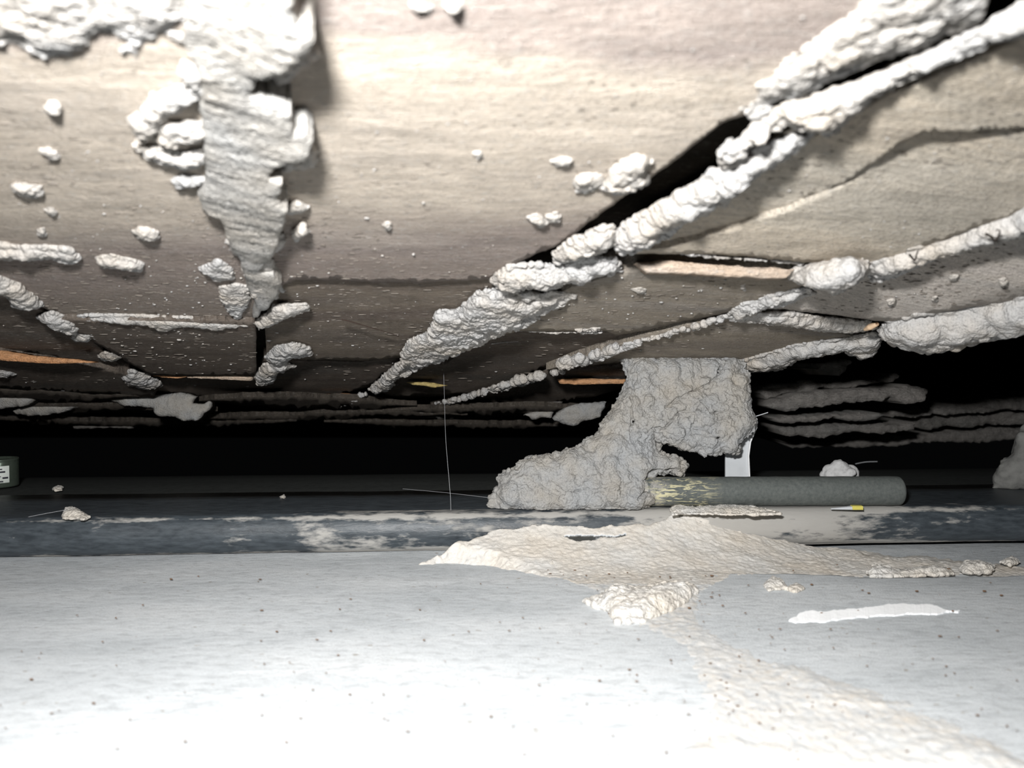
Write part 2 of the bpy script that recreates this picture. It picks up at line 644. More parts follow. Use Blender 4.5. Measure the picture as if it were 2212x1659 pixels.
def metal_material():
    m, nt, b = mat_base('dark_coated_metal', 0.42, 0.5)
    v = coords(nt)
    vs = coords(nt, (0.25, 1, 1))
    n1 = noise(nt, coords(nt, (0.35, 1, 1)), 130, 5, 0.65)
    n2 = noise(nt, vs, 900, 4, 0.6)
    sp = noise(nt, coords(nt, (0.3, 1.6, 1)), 700, 3, 0.6)
    g = nt.nodes.new('ShaderNodeSeparateXYZ')
    nt.links.new(v, g.inputs[0])
    # chalky residue sits on the nose: along its upper rim, its foot and towards the mud
    zz = math_n(nt, 'MULTIPLY', g.outputs['Z'], 1000)
    foot = math_n(nt, 'SUBTRACT', 1.0, math_n(nt, 'MULTIPLY', zz, 0.5))
    foot = math_n(nt, 'MAXIMUM', foot, 0.0)
    rim = math_n(nt, 'SUBTRACT', 1.0, math_n(nt, 'MULTIPLY', math_n(nt, 'ABSOLUTE', math_n(nt, 'SUBTRACT', zz, 10.9)), 0.9))
    rim = math_n(nt, 'MAXIMUM', rim, 0.0)
    nose = math_n(nt, 'LESS_THAN', g.outputs['Y'], 0.0075)
    xr = ramp(nt, math_n(nt, 'ADD', math_n(nt, 'MULTIPLY', g.outputs['X'], 2.0), 0.5), [(0.30, 0.35), (0.44, 1.0), (0.56, 1.0), (0.62, 1.7), (0.68, 1.5), (0.78, 0.7), (0.85, 0.0)])
    amt = math_n(nt, 'MULTIPLY', math_n(nt, 'ADD', math_n(nt, 'MULTIPLY', math_n(nt, 'ADD', foot, rim), 0.17), math_n(nt, 'MULTIPLY', xr, 0.22)), nose)
    powder = ramp(nt, math_n(nt, 'ADD', math_n(nt, 'ADD', math_n(nt, 'MULTIPLY', n1, 0.75), math_n(nt, 'MULTIPLY', n2, 0.25)), amt), [(0.70, 0.0), (0.80, 0.7)])
    specks = ramp(nt, sp, [(0.72, 0.0), (0.76, 0.5)])
    film = ramp(nt, n2, [(0.3, (0.030, 0.037, 0.044)), (0.7, (0.070, 0.084, 0.096))])
    col = mix(nt, specks, film, (0.35, 0.33, 0.31))
    col = mix(nt, powder, col, (0.50, 0.48, 0.445))
    nt.links.new(col, b.inputs['Base Color'])
    ro = mix(nt, powder, ramp(nt, n2, [(0.2, 0.36), (0.8, 0.55)]), (0.95, 0.95, 0.95))
    nt.links.new(ro, b.inputs['Roughness'])
    bump(nt, b, math_n(nt, 'ADD', n2, math_n(nt, 'MULTIPLY', powder, 0.6)), 0.0002, 0.7)
    return m


METAL = metal_material()


def plain(name, col, rough=0.6, spec=0.4, var=0.25, scale=600, bumpd=0.0002, metallic=0.0):
    m, nt, b = mat_base(name, rough, spec)
    v = coords(nt)
    n = noise(nt, v, scale, 4, 0.6)
    c = mix(nt, var, col, ramp(nt, n, [(0.3, 0.35), (0.5, 0.9), (0.7, 1.1)]), 'MULTIPLY')
    nt.links.new(c, b.inputs['Base Color'])
    b.inputs['Metallic'].default_value = metallic
    bump(nt, b, n, bumpd, 0.5)
    return m


def rod_material():
    m, nt, b = mat_base('grey_plastic_rod', 0.7, 0.3)
    v = coords(nt)
    n = noise(nt, v, 900, 4, 0.65)
    col = ramp(nt, n, [(0.3, (0.075, 0.085, 0.082)), (0.7, (0.125, 0.135, 0.128))])
    g = nt.nodes.new('ShaderNodeSeparateXYZ')
    nt.links.new(v, g.inputs[0])
    x = math_n(nt, 'MULTIPLY', g.outputs['X'], 1000)
    # mud film next to the clump, yellow paint scratches further along
    filmx = ramp(nt, math_n(nt, 'DIVIDE', x, 60.0), [(0.26, 1.0), (0.40, 0.0)])
    fm = math_n(nt, 'MULTIPLY', filmx, ramp(nt, noise(nt, v, 330, 4, 0.7), [(0.42, 0.0), (0.56, 0.9)]))
    col = mix(nt, fm, col, (0.42, 0.40, 0.37))
    yx = ramp(nt, math_n(nt, 'DIVIDE', x, 60.0), [(0.24, 0.0), (0.32, 1.0), (0.50, 0.9), (0.66, 0.0)])
    sv = coords(nt, (0.3, 1, 1.6), (0, math.radians(20), 0))
    ym = math_n(nt, 'MULTIPLY', yx, ramp(nt, noise(nt, sv, 620, 5, 0.68, 1.2), [(0.53, 0.0), (0.57, 0.9)]))
    col = mix(nt, ym, col, (0.56, 0.52, 0.33))
    nt.links.new(col, b.inputs['Base Color'])
    bump(nt, b, n, 0.0002, 0.6)
    return m


ROD = rod_material()
STRIP = plain('pale_grey_plastic', (0.52, 0.54, 0.56), 0.6, 0.4, 0.12, 300)
STRIP_E = plain('white_plastic_edge', (0.72, 0.73, 0.74), 0.5, 0.4, 0.08, 300)
LUMP = plain('shade_dimmed_lump', (0.2, 0.2, 0.19), 0.95, 0.1, 0.35, 500, 0.0005)  # pale lump coloured darker, in place of shade from the flash
WHITE = plain('matte_white', (0.94, 0.95, 0.96), 0.95, 0.02, 0.03, 900)
DARKV = plain('dark_void_board', (0.03, 0.028, 0.027), 0.95, 0.1)  # near-black colour stands in for the unlit void
REAR = plain('dusty_rear_board', (0.055, 0.059, 0.057), 0.95, 0.05, 0.4, 400)
ROOT = plain('dark_rootlet', (0.05, 0.035, 0.028), 0.8, 0.2)
WEB = plain('cobweb', (0.55, 0.56, 0.58), 0.5, 0.4, 0.05)
CANM = plain('dull_tin', (0.12, 0.15, 0.12), 0.25, 0.6, 0.3, 500, 0.0001, 0.6)
CANL = plain('pale_label', (0.62, 0.66, 0.62), 0.5, 0.4, 0.15, 500)
CANP = plain('purple_label_band', (0.14, 0.03, 0.16), 0.5, 0.4, 0.15, 500)
INK = plain('black_print', (0.02, 0.02, 0.03), 0.6, 0.3, 0.1)
PELLET = plain('pale_clay_pellet', (0.50, 0.50, 0.50), 0.95, 0.1, 0.3, 900, 0.0004)
SEED = plain('pale_tan_grain', (0.70, 0.50, 0.33), 0.7, 0.3, 0.25, 700)

# ---------------------------------------------------------------- the setting
# concrete: heightfield laid out with even density in view
EDGE = 1246.0


def floor_h(X, Y):
    p = np.stack([X, Y, np.zeros_like(X)], 1)
    h = 0.35 * MM * fbm(p / (60 * MM), 3, 3) + 0.10 * MM * fbm(p / (np.array([9, 4, 4]) * MM), 5, 4)
    # the nearer slab ends in a low step on the right
    ye = 0.2135 + 0.004 * fbm(p / (25 * MM), 8, 3) + 0.0 * X
    k = np.clip((X - 0.030) / 0.05, 0, 1)
    s = np.clip((Y - ye) / (0.006 - 0.0045 * k), 0, 1)
    return h - 1.7 * MM * k * s * s * (3 - 2 * s)


xs = np.arange(-460, 2680, 9.0)
ys = np.concatenate([np.arange(1080, 1130, 12.0), np.arange(1130, 1290, 2.5), np.arange(1290, 1830, 9.0)])
gx, gy = np.meshgrid(xs, ys)
P = on_level(np.stack([gx.ravel(), gy.ravel()], 1), 0.0)
P[:, 2] = floor_h(P[:, 0], P[:, 1])
nx, ny = len(xs), len(ys)
ii = (np.arange(ny - 1)[:, None] * nx + np.arange(nx - 1)[None, :]).ravel()
q = np.stack([ii + nx, ii + nx + 1, ii + 1, ii], 1)
floor = mesh_obj('floor', P, q, CONCRETE)
tag(floor, 'pale bluish white concrete ledge in the foreground', kind='structure')


def box(name, lo, hi, mat, parent=None, rz=0.0):
    lo, hi = np.array(lo, float), np.array(hi, float)
    v = np.array([[x, y, z] for x in (0, 1) for y in (0, 1) for z in (0, 1)], float) * (hi - lo) + lo
    f = np.array([[0, 1, 3, 2], [4, 6, 7, 5], [0, 4, 5, 1], [2, 3, 7, 6], [0, 2, 6, 4], [1, 5, 7, 3]])
    return mesh_obj(name, v, f, mat, parent, False)


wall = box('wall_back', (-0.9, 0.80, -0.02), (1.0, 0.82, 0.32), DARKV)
tag(wall, 'back of the cavity, coloured black as unlit void', kind='structure')

# black metal strip with a half-round nose (rotated: its right end lies deeper)
ROT = math.atan(0.067)
PLY = 0.2390


def strip_profile():
    pr = [(0.0035, 0.0004)]
    for a in np.linspace(-80, 90, 22):
        pr.append((0.0050 - 0.0042 * math.cos(math.radians(a)), 0.0060 + 0.0058 * math.sin(math.radians(a))))
    pr += [(0.012, 0.01195), (0.02, 0.0119), (0.03, 0.0118), (0.045, 0.0117), (0.0455, 0.0105), (0.046, 0.002)]
    return np.array(pr)


pr = strip_profile()
xx = np.linspace(-0.28, 0.34, 260)
V = []
for x in xx:
    wob = 0.00025 * math.sin(x * 60) + 0.0002 * math.sin(x * 173 + 1)
    for (y, z) in pr:
        V.append((x, y + wob, z))
V = np.array(V)
nn = fbm(V / (np.array([7, 3, 3]) * MM), 17, 3)
V[:, 1] += 0.00012 * nn
V[:, 2] += 0.00008 * nn * (V[:, 2] > 0.002)
m_ = len(pr)
ii = (np.arange(len(xx) - 1)[:, None] * m_ + np.arange(m_ - 1)[None, :]).ravel()
q = np.stack([ii, ii + m_, ii + m_ + 1, ii + 1], 1)
strip = mesh_obj('metal_strip', V, q, METAL)
strip.location = (0, PLY, 0)
strip.rotation_euler = (0, 0, ROT)
tag(strip, 'dark blue-grey metal strip with a rounded, chalk-stained front edge along the concrete', 'metal strip')


def strip_y(X):
    return PLY + X * math.tan(ROT)


yl = np.concatenate([np.linspace(0, 0.16, 40), [0.24, 0.34]])
xl = np.linspace(-0.5, 0.7, 60)
V = np.array([(x, y, 0.0113 - 0.85 * y * y) for x in xl for y in yl])  # curved down so the board loses light; its colour is darkened too
V[:, 2] += 0.0003 * fbm(V / (np.array([40, 12, 10]) * MM), 91, 3)
m_ = len(yl)
ii = (np.arange(len(xl) - 1)[:, None] * m_ + np.arange(m_ - 1)[None, :]).ravel()
rear = mesh_obj('trim_1', V, np.stack([ii, ii + m_, ii + m_ + 1, ii + 1], 1), REAR)
rear.location = (0, PLY + 0.0475, 0)
rear.rotation_euler = (0, 0, ROT)
tag(rear, 'dusty grey board behind the metal strip, curved and darkened to fade into the dark', kind='structure')

# timber overhead: a body coloured dark as gap shade, with separate weathered layers
CEIL_PARENT = None
PLANKS, MUDS = [], []


def plank(name, poly, off, thick, mat, spacing=8.0, jag=2.5, seed=0, wave=0.25, label=None, parent=None, disp=None):
    """one layer of the timber: outline from the photo, laid on the sloping underside"""
    poly = np.asarray(poly, float)
    b = resample(poly, 6.0, jag, seed)
    if parent is None and CEIL_PARENT is not None:
        PLANKS.append((b, off))
    elif parent is not None:
        MUDS.append(b)
    lo, hi = b.min(0), b.max(0)
    gx, gy = np.meshgrid(np.arange(lo[0], hi[0], spacing), np.arange(lo[1], hi[1], spacing))
    g = np.stack([gx.ravel(), gy.ravel()], 1) + RNG.uniform(-0.35, 0.35, (gx.size, 2)) * spacing
    g = g[inside(g, b)]
    g = g[seg_dist(g, b, True) > spacing * 0.45]
    pts = np.concatenate([b, g])
    n = len(b)
    res = delaunay_2d_cdt([Vector(p) for p in pts], [(i, (i + 1) % n) for i in range(n)], [], 1, 1e-4)
    v2 = np.array([tuple(p) for p in res[0]])
    tri = np.array([f for f in res[2] if len(f) == 3])
    edges_b = {}
    for t in tri:
        for k in range(3):
            e = (t[k], t[(k + 1) % 3])
            key = (min(e), max(e))
            edges_b[key] = None if key in edges_b else e
    o_ = off(v2) if callable(off) else np.full(len(v2), off)
    o_ = o_ * MM
    v = on_ceiling(v2, o_)
    s = v / (np.array([18, 4.2, 4.2]) * MM)
    d = wave * MM * (fbm(s, seed + 9, 4) + 0.8 * fbm(v / (30 * MM), seed + 19, 2))
    v[:, 2] += d if disp is None else disp(v, v2, b)
    # orientation: underside faces down
    a = v[tri[0]]
    if np.cross(a[1] - a[0], a[2] - a[0])[2] > 0:
        tri = tri[:, ::-1]
    nb = len(v)
    up = v.copy()
    up[:, 2] += thick * MM
    bd = [e for e in edges_b.values() if e is not None]
    idx = sorted({i for e in bd for i in e})
    remap = {i: nb + k for k, i in enumerate(idx)}
    allv = np.concatenate([v, up[idx]])
    quads = np.array([(a, b_, remap[b_], remap[a]) for a, b_ in bd])
    o = mesh_obj(name, allv, [tri, quads], mat, parent or CEIL_PARENT, True)
    me = o.data
    fl = np.ones(len(me.polygons), bool)
    fl[len(tri):] = False
    me.polygons.foreach_set('use_smooth', fl)
    if label:
        o['label'] = label
    return o


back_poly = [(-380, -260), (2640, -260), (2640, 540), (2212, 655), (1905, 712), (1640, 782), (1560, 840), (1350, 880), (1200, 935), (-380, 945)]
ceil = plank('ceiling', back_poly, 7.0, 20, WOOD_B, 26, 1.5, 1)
tag(ceil, 'underside of the old timber, coloured dark for the shade in its gaps', kind='structure')
CEIL_PARENT = ceil

plank('plank', [(-380, -260), (2300, -260), (2050, -20), (1850, 110), (1700, 195), (1640, 238), (1560, 262), (1450, 352), (1310, 452), (1200, 532), (1100, 575), (1060, 602),
                (900, 612), (740, 607), (640, 604), (560, 640), (545, 692), (330, 686), (150, 690), (60, 650), (-380, 640)], 0.0, 5, WOOD, 8, 2.0, 2, 0.2)
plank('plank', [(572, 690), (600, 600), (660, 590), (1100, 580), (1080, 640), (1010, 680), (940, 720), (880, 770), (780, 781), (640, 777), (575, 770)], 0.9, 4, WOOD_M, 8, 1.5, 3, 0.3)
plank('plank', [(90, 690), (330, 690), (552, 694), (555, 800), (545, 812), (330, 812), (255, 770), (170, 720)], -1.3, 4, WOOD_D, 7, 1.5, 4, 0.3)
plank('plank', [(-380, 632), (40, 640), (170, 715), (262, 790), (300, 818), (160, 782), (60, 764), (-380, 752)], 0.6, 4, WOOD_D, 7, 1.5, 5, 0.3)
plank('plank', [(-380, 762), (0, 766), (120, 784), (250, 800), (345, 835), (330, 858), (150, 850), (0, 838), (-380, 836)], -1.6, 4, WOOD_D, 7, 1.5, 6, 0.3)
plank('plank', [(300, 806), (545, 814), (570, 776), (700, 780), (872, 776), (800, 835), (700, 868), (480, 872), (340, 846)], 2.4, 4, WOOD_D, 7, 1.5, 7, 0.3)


def fade_off(v2):
    k = np.clip((v2[:, 0] - 1700) / 230.0, 0, 1)
    return 0.9 - 1.1 * k * (1 - np.clip((v2[:, 0] - 2050) / 260.0, 0, 1) * 0.85)


def tilt_off_r(v2):
    return 1.4 - 2.2 * np.clip((v2[:, 1] - 300 - (1900 - v2[:, 0]) * 0.16) / 200.0, -0.1, 1.2)


crack = [(1560, 500), (1700, 452), (1835, 392), (1935, 318), (2000, 284), (2090, 286), (2300, 276), (2640, 200)]
plank('plank', [(1335, 545), (1400, 500), (1600, 395), (1760, 296), (1900, 215), (2212, 80), (2640, -120)] + crack[::-1] + [(1450, 535)], fade_off, 4, WOOD_R, 8, 2.0, 8, 0.35)
plank('plank', [(1330, 547), (1450, 533)] + crack + [(2640, 330), (2212, 452), (1880, 575), (1740, 566), (1600, 552), (1440, 545)], tilt_off_r, 4, WOOD_R, 8, 2.0, 9, 0.35)
plank('plank', [(1040, 735), (1130, 665), (1250, 615), (1370, 582), (1560, 590), (1760, 608), (1640, 655), (1560, 678), (1400, 713), (1330, 727), (1310, 716), (1120, 716)], -0.5, 4, WOOD_S, 8, 1.5, 10, 0.3)
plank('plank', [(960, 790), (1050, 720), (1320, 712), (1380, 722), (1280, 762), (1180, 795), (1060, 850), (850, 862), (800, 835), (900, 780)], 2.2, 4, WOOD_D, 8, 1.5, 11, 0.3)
def tilt_off(v2):
    return 1.5 - 4.5 * np.clip((v2[:, 1] - (590 - (v2[:, 0] - 1850) * 0.29)) / 110.0, -0.2, 1.2)


plank('plank', [(1850, 590), (2000, 545), (2212, 490), (2640, 380), (2640, 560), (2212, 645), (1915, 694), (1690, 668), (1600, 672), (1740, 615)], tilt_off, 4, WOOD_E, 8, 1.5, 12, 0.3)
plank('plank', [(1180, 800), (1280, 760), (1400, 722), (1560, 684), (1700, 700), (1900, 735), (1610, 792), (1480, 784), (1345, 786)], -0.2, 4, WOOD_S, 8, 1.5, 13, 0.3)
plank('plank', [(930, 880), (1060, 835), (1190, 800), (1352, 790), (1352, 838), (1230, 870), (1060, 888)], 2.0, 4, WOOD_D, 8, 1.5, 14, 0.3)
# deeper torn layers, their colour darkened to fade into the dark
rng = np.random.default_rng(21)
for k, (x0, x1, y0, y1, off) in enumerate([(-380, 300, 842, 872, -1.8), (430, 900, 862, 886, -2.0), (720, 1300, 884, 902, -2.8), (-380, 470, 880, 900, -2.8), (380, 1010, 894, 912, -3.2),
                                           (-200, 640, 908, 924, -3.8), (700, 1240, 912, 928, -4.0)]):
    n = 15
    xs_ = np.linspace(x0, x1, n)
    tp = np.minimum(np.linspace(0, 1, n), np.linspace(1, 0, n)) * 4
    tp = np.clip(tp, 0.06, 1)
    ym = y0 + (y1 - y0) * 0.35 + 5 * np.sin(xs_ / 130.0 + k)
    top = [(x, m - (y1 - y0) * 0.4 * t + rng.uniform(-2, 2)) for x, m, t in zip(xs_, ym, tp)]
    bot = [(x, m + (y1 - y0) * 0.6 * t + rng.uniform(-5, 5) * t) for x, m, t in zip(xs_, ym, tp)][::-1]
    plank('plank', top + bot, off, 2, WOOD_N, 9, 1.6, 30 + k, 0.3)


def slab(name, poly, y, deep, mat, jag=1.0, seed=0, parent='ceil', label=None, step=5.0, bulge=0.0, rough=0.3):
    """a broken edge that faces the camera: outline at depth y, running back by deep"""
    b = resample(poly, step, jag, seed)
    lo, hi = b.min(0), b.max(0)
    sp = max(step * 1.4, 5)
    gx, gy = np.meshgrid(np.arange(lo[0], hi[0], sp), np.arange(lo[1], hi[1], sp))
    g = np.stack([gx.ravel(), gy.ravel()], 1) + RNG.uniform(-0.3, 0.3, (gx.size, 2)) * sp
    g = g[inside(g, b)]
    if len(g):
        g = g[seg_dist(g, b, True) > sp * 0.4]
    pts = np.concatenate([b, g]) if len(g) else b
    n = len(b)
    res = delaunay_2d_cdt([Vector(p) for p in pts], [(i, (i + 1) % n) for i in range(n)], [], 1, 1e-4)
    v2 = np.array([tuple(p) for p in res[0]])
    tri = np.array([f for f in res[2] if len(f) == 3])
    yy = y(v2) if callable(y) else np.full(len(v2), y)
    d = rays(v2)
    v = CAM + d * (yy / d[:, 1])[:, None]
    e = np.clip(seg_dist(v2, b, True) / max(0.35 * (hi[1] - lo[1]), 1), 0, 1)
    v[:, 1] -= bulge * MM * np.sqrt(e) - rough * MM * (fbm(v / (np.array([8, 2, 2]) * MM), seed, 4, 0.6) + 0.7 * fbm(v / (2.2 * MM), seed + 4, 3))
    edges_b = {}
    for t in tri:
        for k in range(3):
            ed = (t[k], t[(k + 1) % 3])
            key = (min(ed), max(ed))
            edges_b[key] = None if key in edges_b else ed
    a = v[tri[0]]
    if np.cross(a[1] - a[0], a[2] - a[0])[1] > 0:
        tri = tri[:, ::-1]
    bk = v.copy()
    bk[:, 1] += deep * MM
    nb = len(v)
    bd = [x for x in edges_b.values() if x is not None]
    quads = np.array([(a_, b_, b_ + nb, a_ + nb) for a_, b_ in bd])
    par = ceil if parent == 'ceil' else parent
    o = mesh_obj(name, np.concatenate([v, bk]), [tri, tri[:, ::-1] + nb, quads], mat, par, True)
    if label:
        o['label'] = label
    return o


def cy(x, y, off=0.0):
    return float(on_ceiling([(x, y)], off * MM)[0, 1])


# fresh and pale split faces along the steps
for k, (poly, mat, lab) in enumerate([
        ([(-200, 750), (0, 757), (60, 768), (160, 776), (205, 783), (120, 786), (0, 778), (-200, 772)], FRESH, 'orange freshly split wood edge'),
        ([(325, 806), (380, 808), (410, 812), (380, 817), (330, 812)], FRESH, 'orange freshly split wood edge'),
        ([(400, 806), (470, 805), (545, 811), (540, 822), (470, 819), (405, 816)], FRESH_P, 'pale split wood edge'),
        ([(878, 826), (905, 825), (935, 828), (966, 833), (940, 837), (915, 833), (892, 831)], FRESH_Y, 'yellowish split wood edge'),
        ([(1205, 820), (1240, 817), (1352, 819), (1350, 829), (1240, 831), (1210, 828)], FRESH, 'orange freshly split wood edge'),
        ([(690, 851), (754, 851), (752, 860), (700, 862)], FRESH, 'orange freshly split wood edge'),
        ([(1372, 566), (1440, 561), (1540, 572), (1640, 577), (1716, 582), (1700, 600), (1620, 598), (1500, 590), (1400, 588)], FRESH_P, 'pale orange split wood face'),
        ([(95, 849), (140, 853), (200, 855), (170, 861), (100, 856)], FRESH_Y, 'yellowish split wood edge'),
        ([(520, 902), (590, 899), (585, 908), (530, 911)], FRESH, 'orange freshly split wood edge')]):
    p = np.array(poly)
    slab('splinter', poly, cy(p[:, 0].mean(), p[:, 1].min(), 0.6) - 0.0008, 5, mat, 2.4 if k == 6 else 1.0, 60 + k, label=lab, bulge=0.3, rough=0.4, step=4.0)

# torn layers seen in the cavity on the right
for k, (poly, y, mat) in enumerate([
        ([(1770, 785), (1800, 780), (1842, 781), (1822, 800), (1812, 812), (1798, 800), (1765, 797)], 0.31, WOOD_L),
        ([(1650, 835), (1730, 824), (1830, 825), (1900, 818), (1940, 810), (1930, 822), (1880, 830), (1872, 832), (1850, 838), (1780, 838), (1700, 850), (1655, 860), (1640, 850)], 0.345, WOOD_L),
        ([(1652, 875), (1720, 852), (1850, 842), (1960, 832), (2002, 842), (1995, 865), (1960, 872), (1925, 858), (1905, 870), (1860, 866), (1780, 876), (1700, 886), (1655, 880)], 0.335, WOOD_L),
        ([(1660, 902), (1740, 895), (1880, 890), (1915, 895), (1880, 910), (1850, 912), (1800, 903), (1740, 915), (1680, 912)], 0.355, WOOD_L),
        ([(1680, 925), (1780, 917), (1880, 916), (1980, 912), (1975, 930), (1905, 938), (1840, 931), (1770, 944), (1690, 938)], 0.375, WOOD_L),
        ([(1915, 890), (2020, 880), (2120, 868), (2300, 850), (2300, 880), (2140, 888), (2010, 898), (1930, 902)], 0.40, WOOD_L),
        ([(1700, 955), (1850, 948), (2000, 940), (2300, 915), (2300, 945), (2050, 955), (1850, 968), (1710, 970)], 0.44, WOOD_L),
        ([(1990, 905), (2120, 895), (2300, 885), (2300, 908), (2100, 920), (1990, 925)], 0.42, WOOD_L)]):
    slab('torn_layer', poly, y, 60, mat, 4.5, 80 + k, label=None, bulge=1.5, rough=1.8, step=4.0)

# dim torn layers left and centre
for k, (poly, y) in enumerate([
        ([(940, 900), (1010, 893), (1085, 898), (1080, 915), (1010, 921), (950, 916)], 0.44),
        ([(150, 905), (260, 898), (340, 890), (352, 908), (280, 922), (160, 925)], 0.40),
        ([(1125, 885), (1200, 862), (1226, 864), (1200, 878), (1150, 893)], 0.36)]):
    slab('torn_layer', poly, y, 30, WOOD_L, 3.0, 95 + k, bulge=1.0, rough=1.2, step=4.0)
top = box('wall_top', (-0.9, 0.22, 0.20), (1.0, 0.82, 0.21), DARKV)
tag(top, 'upper side of the cavity, coloured black as unlit void', kind='structure')

# ---------------------------------------------------------------- mud on the timber
SEED_N = [0]


def ceiling_mud(name, label, cat, polys=(), paths=(), rmin=8, rmax=26, mat=None, sink=0.65, off=0.0, rough=0.45, pellet=1.0, stria=0.0, group=None, px=2.6, dens=1.0, voxhi=0.55, squash=0.25, smooth_it=2, squeeze=1.0, net=0.35, net_size=5.0, parent=None):
    SEED_N[0] += 1
    rng = np.random.default_rng(SEED_N[0])
    PP, RR = [], []
    for p in polys:
        rm, rx = rmin, rmax
        if isinstance(p, dict):
            rm, rx, p = p.get('rmin', rmin), p.get('rmax', rmax), p['p']
        MUDS.append(np.asarray(p, float))
        a, b = fill_points(p, rm, rx, rng, dens)
        PP.append(a)
        RR.append(b)
    for p in paths:
        a, b = path_points(p, rng, dens)
        PP.append(a)
        RR.append(b)
    PP, RR = np.concatenate(PP), np.concatenate(RR)
    c, r = ceil_balls(PP, RR, sink, off * MM, squeeze)
    vox = voxel_for(c, px, 0.2 * MM, voxhi * MM)
    o = lump_mesh(name, c, r, vox, mat or MUD, SEED_N[0] * 3, rough, pellet, stria, True, smooth_it, squash=squash, net=net, net_size=net_size, parent=parent)
    return tag(o, label, cat, group)


# broad flat crust on the left: a striated sheet of mud with crumbling lobes along its edge
crust = empty('mud_crust', tuple(on_ceiling([(540, 300)])[0]))
tag(crust, 'broad flat mud crust with a ragged right edge running down the left of the timber', 'mud crust')


def crust_off(v2):
    k = np.clip((v2[:, 0] - 430) / 200.0, 0, 1)
    return -(1.6 + 3.0 * k + 0.4 * np.sin(v2[:, 1] / 60.0)) * np.clip(1.25 - v2[:, 1] / 1600.0, 0.6, 1.2)


def crust_disp(v, v2, b):
    s_ = v / np.array([13 * MM, 1.15 * MM, 50 * MM])
    s_[:, 1] += 0.9 * vnoise(v / (8 * MM), 61)
    r_ = 0.34 * MM * fbm(s_, 62, 4, 0.6) + 0.22 * MM * fbm(v / (1.0 * MM), 63, 3) + 0.9 * MM * fbm(v / (np.array([14, 9, 9]) * MM), 64, 2)
    rim = np.clip(seg_dist(v2, b, True) / 26.0, 0, 1)
    return r_ + 0.7 * MM * (1 - np.sqrt(rim * (2 - rim)))


plank('upper_sheet', [(392, -90), (640, -90), (630, 40), (640, 78), (668, 94), (680, 112), (655, 134), (634, 160), (596, 178), (552, 196), (545, 222), (586, 234), (628, 256), (636, 300), (664, 300), (678, 322), (668, 346), (648, 362),
       (600, 366), (584, 392), (610, 404), (600, 440), (620, 462), (614, 500), (606, 522), (594, 545), (586, 570), (560, 590), (590, 602), (606, 622), (598, 648), (575, 672), (548, 690), (552, 664), (536, 632), (530, 600), (520, 570), (502, 545), (488, 520), (474, 478),
       (440, 466), (426, 430), (446, 396), (446, 350), (440, 300), (430, 250), (442, 208), (420, 150), (400, 120)], crust_off, 4.5, MUD_CRUST, 3.6, 5.0, 71, parent=crust, disp=crust_disp)
for k_, (pl, a_, b_) in enumerate([
        ([[(600, 186), (640, 158), (664, 130), (690, 112), (676, 92), (650, 100), (630, 140), (596, 170)]], 6, 15),
        ([[(634, 306), (668, 296), (686, 322), (680, 350), (655, 366), (612, 368), (620, 350), (650, 336)]], 6, 15),
        ([[(560, 225), (600, 238), (634, 258), (640, 290), (626, 280), (600, 256), (570, 240)]], 5, 10),
        ([[(604, 404), (618, 408), (608, 440), (592, 425)]], 4, 11),
        ([[(580, 585), (604, 604), (612, 630), (590, 620)]], 4, 11),
        ([[(488, 520), (540, 512), (612, 505), (618, 522), (600, 540), (540, 548), (505, 548)]], 4, 10),
        ([[(520, 570), (560, 560), (592, 560), (590, 580), (560, 596), (530, 600)]], 4, 10),
        ([[(538, 612), (575, 602), (606, 622), (600, 642), (560, 650), (540, 640)]], 4, 10),
        ([[(596, 655), (662, 656), (668, 668), (612, 690), (560, 712), (548, 694), (580, 672)]], 4, 11)]):
    ceiling_mud('crumbly_edge', None, None, pl, rmin=a_, rmax=b_, sink=1.0, pellet=0.7, px=2.2, voxhi=0.36, parent=crust)
ceiling_mud('mud_clump', 'small pale mud flake on the right edge of the broad crust', 'mud', [[(604, 456), (638, 430), (666, 446), (655, 458), (622, 464)]], rmin=4, rmax=9, sink=1.6, pellet=0.4)
ceiling_mud('mud_clump', 'squarish pale mud flake standing off below the broad crust', 'mud', [[(628, 498), (655, 485), (673, 500), (640, 521)]], rmin=4, rmax=9, sink=1.8, pellet=0.3)
ceiling_mud('mud_crust', 'hollow crumbly mud crust left of the broad flat crust', 'mud', [
    [(278, 262), (330, 205), (425, 170), (440, 205), (400, 225), (360, 245), (345, 275), (320, 300), (300, 305)],
    [(330, 300), (360, 262), (440, 262), (436, 300), (400, 310), (372, 320)],
    [(290, 312), (330, 318), (400, 330), (440, 320), (442, 352), (400, 364), (350, 352), (318, 340)],
    [(372, 388), (400, 378), (436, 384), (420, 402), (385, 402)],
    [(395, 130), (430, 150), (445, 205), (415, 205), (395, 190)]], rmin=6, rmax=15, pellet=0.8, voxhi=0.4)
ceiling_mud('mud_crust', 'bright heaped mud crust in the top left corner of the timber', 'mud', [
    {'p': [(-260, -80), (400, -80), (396, 40), (340, 68), (300, 92), (262, 66), (215, 62), (180, 90), (150, 112), (105, 122), (60, 96), (0, 86), (-260, 90)], 'rmin': 10, 'rmax': 26}],
    [[(120, 105, 22), (150, 118, 18)], [(262, 108, 34), (292, 112, 26)], [(370, 70, 36), (398, 96, 30)]], pellet=0.9, voxhi=0.42, squeeze=0.45, sink=0.5)
ceiling_mud('mud_crust', 'grainy mud remnant beside the lower end of the broad crust', 'mud', [
    [(474, 620), (505, 612), (536, 618), (540, 645), (515, 690), (490, 668), (476, 645)], [(430, 580), (470, 560), (500, 575), (505, 600), (470, 606)]], rmin=4, rmax=8, sink=0.4)
